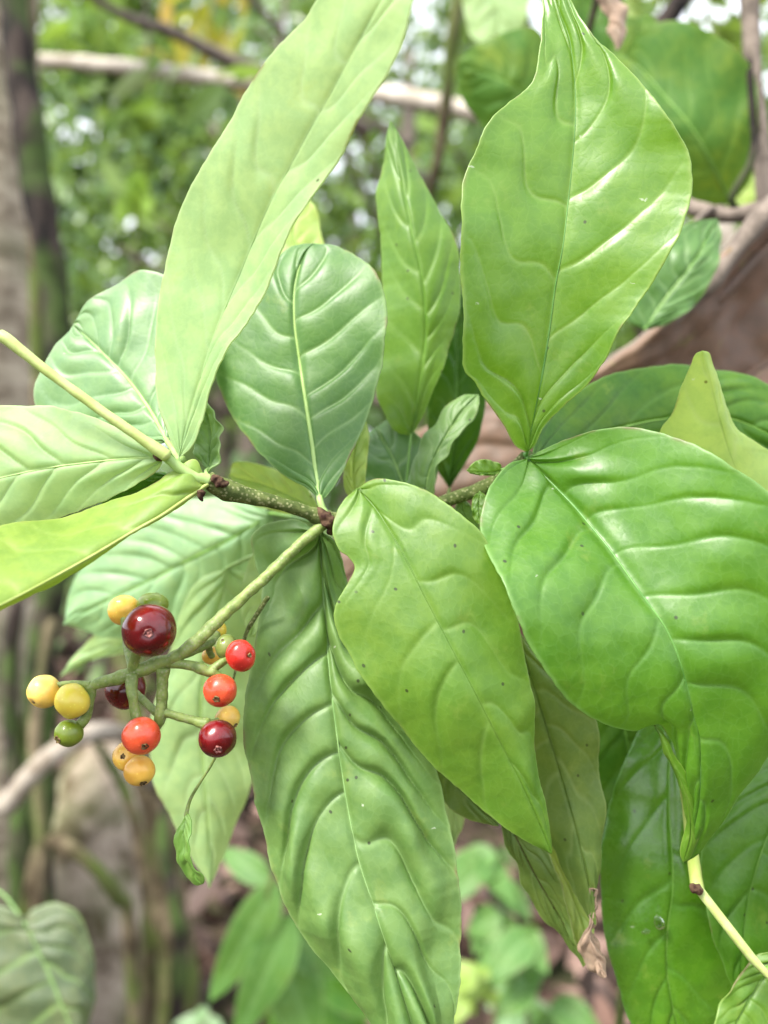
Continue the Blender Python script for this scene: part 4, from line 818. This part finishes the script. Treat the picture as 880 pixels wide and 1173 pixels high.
leaf('leaf', S, M['lime'], [(408, 575), (404, 540), (408, 505), (418, 480)], [(396, 560), (394, 530), (402, 500)], [(416, 560), (420, 525), (422, 500)], [.178, .18, .184], nvein=4, quilt=.0004, rib=.0003, ribmat=M['rib_yellow'], seed=149, nu=80, nv=18, petiole=[P(400, 598, .166)])
leaf('leaf', S, M['mid'], [(578, 537), (565, 541), (550, 541), (535, 539)], [(570, 530), (555, 527), (544, 530)], [(568, 543), (552, 544), (540, 542)], [.165, .163, .162], nvein=4, quilt=.0002, rib=.0003, ribmat=M['rib_green'], seed=152, nu=60, nv=14, petiole=[P(586, 538, .167)], label='tiny new leaf on the branch')
leaf('leaf', S, M['mid'], [(550, 563), (548, 578), (549, 592), (553, 602)], [(543, 570), (541, 585), (545, 597)], [(555, 568), (558, 582), (557, 595)], [.168, .167, .166], nvein=4, quilt=.0002, rib=.0002, ribmat=M['rib_green'], seed=153, nu=50, nv=12)
leaf('leaf', S, M['matte'], [(528, 572), (532, 590), (540, 606), (550, 622)], [(522, 585), (528, 600), (538, 615)], [(538, 578), (545, 592), (550, 606)], [.172, .173, .174], nvein=4, quilt=.0002, rib=.0002, ribmat=M['rib_green'], seed=154, nu=50, nv=12)
# background leaves of the same shrub, pale and soft
leaf('leaf', S, M['mint'], [(310, 588), (270, 615), (220, 640), (165, 668), (115, 692), (72, 716)], [(290, 574), (245, 569), (200, 575), (150, 595), (112, 628), (86, 665), (74, 695)], [(318, 620), (300, 665), (275, 700), (235, 722), (180, 730), (125, 728)],
     [.215, .22, .225, .23], dL=.006, dR=.004, nvein=8, quilt=0.0009, slant=0.28, rib=.0007, ribmat=M['rib_green'], petiole=[P(375, 600, .18)], seed=160, wave=.001, label='broad bluish leaf blurred behind the berries')
leaf('leaf', S, M['pale'], [(300, 672), (260, 690), (200, 712), (140, 738), (68, 776)], [(270, 662), (200, 680), (140, 704), (96, 740)], [(300, 700), (240, 726), (160, 745), (104, 756)], [.236, .24, .245], nvein=7, quilt=.001, rib=.0005, ribmat=M['rib_pale'], seed=163, nu=110, nv=22, petiole=[P(340, 640, .20)])
leaf('leaf', S, M['pale'], [(262, 650), (245, 720), (232, 790), (232, 860), (238, 940), (240, 1018)], [(225, 670), (195, 740), (176, 820), (172, 880), (190, 925), (214, 975)], [(300, 670), (308, 740), (300, 810), (292, 870), (276, 930), (256, 985)],
     [.208, .212, .215, .218], dL=.004, dR=.004, nvein=6, quilt=0.0008, slant=0.28, rib=.0006, ribmat=M['rib_pale'], petiole=[P(340, 615, .185)], seed=166, wave=.001, label='pale drooping leaf blurred behind the berries')
leaf('leaf', S, M['pale'], [(345, 620), (325, 650), (300, 690), (285, 730)], [(318, 612), (288, 640), (275, 690)], [(362, 640), (350, 680), (318, 725)], [.192, .195, .2], nvein=5, quilt=.0008, rib=.0004, ribmat=M['rib_green'], seed=169, nu=90, nv=20)
leaf('leaf', S, M['lime'], [(372, 345), (350, 300), (335, 262), (352, 225)], [(335, 330), (312, 290), (318, 250)], [(380, 310), (368, 270), (362, 240)], [.21, .212, .215], nvein=5, quilt=.0006, rib=.0004, ribmat=M['rib_green'], seed=172, nu=90, nv=20)
leaf('leaf', S, M['lime'], [(372, 590), (335, 570), (300, 555), (262, 545)], [(345, 555), (305, 535), (270, 530)], [(350, 590), (315, 585), (280, 572)], [.185, .19, .195], nvein=5, quilt=.0006, rib=.0004, ribmat=M['rib_pale'], seed=175, nu=90, nv=20)
leaf('leaf', S, M['olive'], [(470, 840), (500, 870), (530, 905), (572, 946)], [(480, 868), (500, 905), (530, 935)], [(500, 850), (535, 890), (560, 925)], [.17, .17, .168], nvein=5, quilt=.0005, rib=.0003, ribmat=M['rib_yellow'], seed=178, nu=80, nv=18)
leaf('leaf', S, M['pale'], [(500, 880), (512, 905), (520, 940), (512, 980)], [(495, 900), (500, 935), (502, 965)], [(520, 900), (532, 935), (522, 965)], [.19, .192, .195], nvein=5, quilt=.0005, rib=.0003, ribmat=M['rib_pale'], seed=181, nu=70, nv=16)
leaf('rolled_margin', S, M['bright'], [(748, 829), (760, 850), (771, 876), (783, 902), (790, 930), (791, 958), (783, 988)], [(752, 836), (763, 866), (776, 894), (784, 918), (786, 945), (780, 975)], [(762, 842), (775, 868), (788, 894), (797, 925), (799, 955), (792, 980)],
     [.1478, .1476, .1480, .1486, .1496, .1508, .1520], dL=.0012, dR=.0006, nvein=3, quilt=.0001, rib=0, seed=200, nu=90, nv=12, wave=.0002, label='underside rolled out along the lower margin')
# peduncle of a former cluster, pale, crossing to the left edge
part_tube('flower_stalk', [(192, 523, .1475), (150, 494, .146), (100, 459, .145), (50, 422, .144), (12, 392, .143), (0, 384, .143)], [.0012, .0009, .0009, .00085, .0009, .0011], M['stalk'], n=80, bump=.1, label='straight pale stalk slanting up to the left edge')

# ------------------------------------------------------------------ berry cluster
cl = MB()
def ctube(pts, rad, n=None, bump=.2):
    v, f = tube([P(*p) for p in pts], [x * .87 for x in rad], seg=14, n=n or 40, bump=bump, bs=700); cl.add(v, f)
ctube([(372, 600, .160), (345, 622, .158), (300, 665, .156), (255, 706, .154), (222, 737, .152), (198, 754, .151), (175, 762, .151), (153, 771, .151), (130, 778, .151), (112, 783, .151), (100, 790, .151)],
      [.00135, .0012, .00115, .0012, .00125, .0014, .0014, .0014, .0015, .0014, .0010], n=180)
ctube([(152, 771, .151), (154, 757, .150), (158, 744, .149), (164, 736, .149)], [.0013, .0011, .0011, .0012])
ctube([(151, 774, .150), (152, 795, .149), (154, 812, .149), (158, 828, .149)], [.0014, .0011, .0010, .0012])
ctube([(187, 766, .151), (186, 790, .151), (185, 812, .151), (183, 824, .151), (180, 832, .152)], [.0014, .0012, .0012, .0013, .0009])
ctube([(185, 815, .151), (205, 821, .151), (224, 826, .151), (238, 830, .1505)], [.0011, .0009, .0009, .0013])
ctube([(183, 820, .152), (170, 808, .154), (158, 797, .156), (148, 790, .157)], [.001, .0008, .0009, .001])
ctube([(178, 760, .152), (200, 760, .151), (224, 764, .151), (240, 770, .151), (247, 768, .151)], [.001, .001, .001, .0012, .001])
ctube([(240, 770, .151), (250, 762, .1515), (258, 756, .152), (266, 752, .151)], [.0011, .0009, .0009, .0008])
ctube([(244, 770, .151), (250, 775, .151), (252, 782, .151)], [.0011, .001, .0008])
ctube([(205, 751, .152), (225, 744, .154), (242, 735, .156), (249, 726, .158)], [.0011, .0010, .001, .0009])
ctube([(238, 738, .156), (240, 746, .158), (243, 752, .159)], [.0008, .0007])
ctube([(104, 786, .151), (103, 803, .151), (99, 820, .151), (90, 832, .151)], [.0012, .0010, .0010, .0012])
ctube([(104, 785, .151), (86, 783, .1515), (70, 784, .152), (60, 788, .152)], [.0010, .0007, .0006, .0007])
ctube([(98, 790, .151), (92, 796, .151), (86, 800, .151)], [.0009, .0008])
ctube([(152, 768, .152), (146, 745, .156), (143, 725, .159), (142, 708, .160)], [.0009, .0007])
ctube([(156, 750, .153), (168, 725, .157), (175, 705, .159)], [.0008, .0007])
ctube([(158, 828, .152), (152, 845, .154), (147, 858, .155)], [.0009, .0007])
ctube([(166, 835, .154), (164, 855, .155), (162, 872, .154)], [.0008, .0007])
ctube([(238, 829, .153), (248, 826, .155), (258, 823, .156)], [.0008, .0007])
cluster = cl.build('berry_cluster', M['ped'], shrub)
for (x, y, d, r) in [(108, 781, .1497, .0005), (96, 822, .1492, .0010), (97, 784, .1495, .0006), (238, 832, .1493, .0007)]:
    pass

def berry(px, py, d, rpx, mat, cal, calmat='calyx', lobes=0.0, sc_=(1, 1, .96), cr_=.16, label=None, oblate=(1, 1, 1)):
    """cal = direction of the crown scar: x right, y up, z towards the camera"""
    r = rpx / F * d
    ax = np.array([cal[0], -cal[2], cal[1]], float); ax /= np.linalg.norm(ax)
    h = np.array([0, 0, 1.]) if abs(ax[2]) < .9 else np.array([1., 0, 0]); e1 = np.cross(ax, h); e1 /= np.linalg.norm(e1); e2 = np.cross(ax, e1)
    c = P(px, py, d); nl, ns = 40, 26; V = []; mb = MB()
    seed = px * .1
    for i in range(ns + 1):
        th = math.pi * i / ns
        for k in range(nl):
            ph = 2 * math.pi * k / nl
            rr = r * (1 - .10 * math.exp(-(th / .22) ** 2) - lobes * math.exp(-(th / .5) ** 2) - .06 * math.exp(-((math.pi - th) / .3) ** 2))
            rr *= 1 + lobes * .5 * math.cos(2 * ph + seed) * math.sin(th)
            n_ = ax * math.cos(th) * .96 + (e1 * math.cos(ph) + e2 * math.sin(ph)) * math.sin(th) * 1.015
            rr *= 1 + .045 * noise.noise(Vector(n_ * 1.6) + Vector((seed, 0, 0))) + .006 * noise.noise(Vector(n_ * 6) + Vector((seed, 0, 0)))
            V.append(c + n_ * rr * np.array([oblate[0], 1, oblate[1]]))
    Fc = [(i * nl + k, (i + 1) * nl + k, (i + 1) * nl + (k + 1) % nl, i * nl + (k + 1) % nl) for i in range(ns) for k in range(nl)]
    mb.add(V, Fc, 0)
    # crown scar: a small puckered ring with sepal remnants and a dark style stub
    q = r * cr_; base = c + ax * r * np.array([oblate[0], 1, oblate[1]]) * .885
    rg = []; nn = 30
    for j, (rad_, hh) in enumerate([(1.25, -.3), (1.12, .25), (.95, .42), (.75, .2), (.5, .02), (.25, .05), (.02, .3)]):
        for k in range(nn):
            a = 2 * math.pi * k / nn; w_ = 1 + .12 * math.cos(5 * a + seed) + .08 * math.sin(3 * a + seed * 3)
            rg.append(base + (e1 * math.cos(a) + e2 * math.sin(a)) * q * rad_ * w_ + ax * q * hh * (1 + .35 * math.cos(5 * a + 1)))
    mb.add(rg, [(j * nn + k, j * nn + (k + 1) % nn, (j + 1) * nn + (k + 1) % nn, (j + 1) * nn + k) for j in range(6) for k in range(nn)], 1)
    o = mb.build('berry', [mat, M[calmat]], cluster)
    if label: o['label'] = label
    return o
berry(171, 722, .146, 30, M['maroon'], (.25, .02, 1), 'calyx_red', cr_=.15, label='largest berry, dark maroon and shiny')
berry(249, 846, .149, 21.5, M['maroon'], (.25, -.45, 1), 'calyx_red', cr_=.19, label='dark maroon berry')
berry(144, 789, .160, 23, M['maroon'], (.2, -.6, -1), label='dark maroon berry behind the stalk')
berry(162, 843, .147, 21.5, M['coral'], (.55, -.5, 1), cr_=.17, label='coral red berry')
berry(252, 791, .149, 19, M['coral'], (-.05, -.4, 1), cr_=.18, label='coral red berry')
berry(276, 751, .149, 17.5, M['red'], (.6, .1, .5), lobes=.10, cr_=.12, label='dented bright red berry')
berry(51, 792, .152, 19, M['yellow'], (-.5, -.6, .7), cr_=.1, label='yellow berry')
berry(83, 803, .149, 20, M['lemon'], (-.75, -.65, .35), cr_=.15, label='lemon yellow berry')
berry(79, 840, .150, 15.5, M['green'], (-.6, -.35, .8), cr_=.26, label='unripe green berry', oblate=(1.08, .96))
berry(142, 699, .162, 17.5, M['orange'], (-.3, .3, -1), label='yellow orange berry')
berry(175, 692, .161, 16, M['green'], (.2, .8, -.4), label='green berry behind the largest one', oblate=(1.1, .85))
berry(146, 866, .155, 16.5, M['orange'], (-.05, .25, 1), cr_=.15, label='yellow orange berry')
berry(160, 883, .151, 17.5, M['orange'], (.45, -.75, .6), cr_=.2, label='yellow orange berry')
berry(261, 823, .157, 14.5, M['yellow'], (.8, -.5, .5), cr_=.16, label='yellow berry')
berry(259, 741, .153, 13.5, M['olivegreen'], (-.2, .6, .6), cr_=.1, label='olive green berry', oblate=(.9, 1.1))
berry(248, 722, .160, 11.5, M['lemon'], (.2, .3, -.8), label='small yellow berry')
berry(242, 751, .161, 10.5, M['orange'], (-.2, .2, -.8), label='small orange berry')
for nm, pts, rad, mt in [('tendril', [(247, 867, .152), (240, 880, .153), (229, 897, .154), (218, 916, .155), (213, 935, .155)], [.00025, .00022, .0003, .0004], 'ped'),
                         ('tendril', [(307, 684, .160), (298, 698, .161), (288, 714, .162), (282, 726, .163), (272, 760, .163), (262, 800, .162)], [.0005, .00045, .0003, .00015], 'twig')]:
    part_tube(nm, pts, rad, M[mt], seg=8)
leaf('shrivelled_leaf', S, M['rib_green'], [(213, 932), (210, 950), (212, 972), (218, 990), (232, 1013)], [(208, 942), (200, 960), (204, 985), (212, 1000), (222, 1012)], [(216, 945), (214, 965), (216, 985), (224, 998), (232, 1006)],
     [.155, .154, .155], dL=.002, dR=-.002, nvein=4, quilt=.0004, rib=0, seed=190, nu=80, nv=10, wave=0.0002, label='thin curled green strip hanging under the cluster')

# ------------------------------------------------------------------ rain drops and insect scars left on the leaves
m, t, N, L = newmat('water'); p = N('ShaderNodeBsdfPrincipled'); p.inputs['Transmission Weight'].default_value = 1; p.inputs['Roughness'].default_value = .02; p.inputs['IOR'].default_value = 1.33
L(p.outputs[0], N('ShaderNodeOutputMaterial').inputs['Surface']); M['water'] = m
def drop(px, py, d, rx, ry, tilt, lab):
    V = []; nl, ns = 24, 12; c = P(px, py, d)
    for i in range(ns + 1):
        th = math.pi * i / ns
        for k in range(nl):
            a = 2 * math.pi * k / nl; x = math.sin(th) * math.cos(a) * rx; z = math.sin(th) * math.sin(a) * ry * (1 + .3 * math.sin(a)); y = -math.cos(th) * min(rx, ry) * .6
            V.append(c + np.array([x * math.cos(tilt) - z * math.sin(tilt), y, x * math.sin(tilt) + z * math.cos(tilt)]))
    Fc = [(i * nl + k, i * nl + (k + 1) % nl, (i + 1) * nl + (k + 1) % nl, (i + 1) * nl + k) for i in range(ns) for k in range(nl)]
    tag(link('water_drop', mesh(V, Fc), M['water']), lab, 'water drop', 'water drops on the dark wet leaf')
drop(756, 1059, .1762, .0011, .0016, .4, 'larger elongated water drop on the dark wet leaf at lower right')
drop(740, 1068, .1762, .0009, .0005, .1, 'small flat water drop just left of the larger one on the wet leaf')
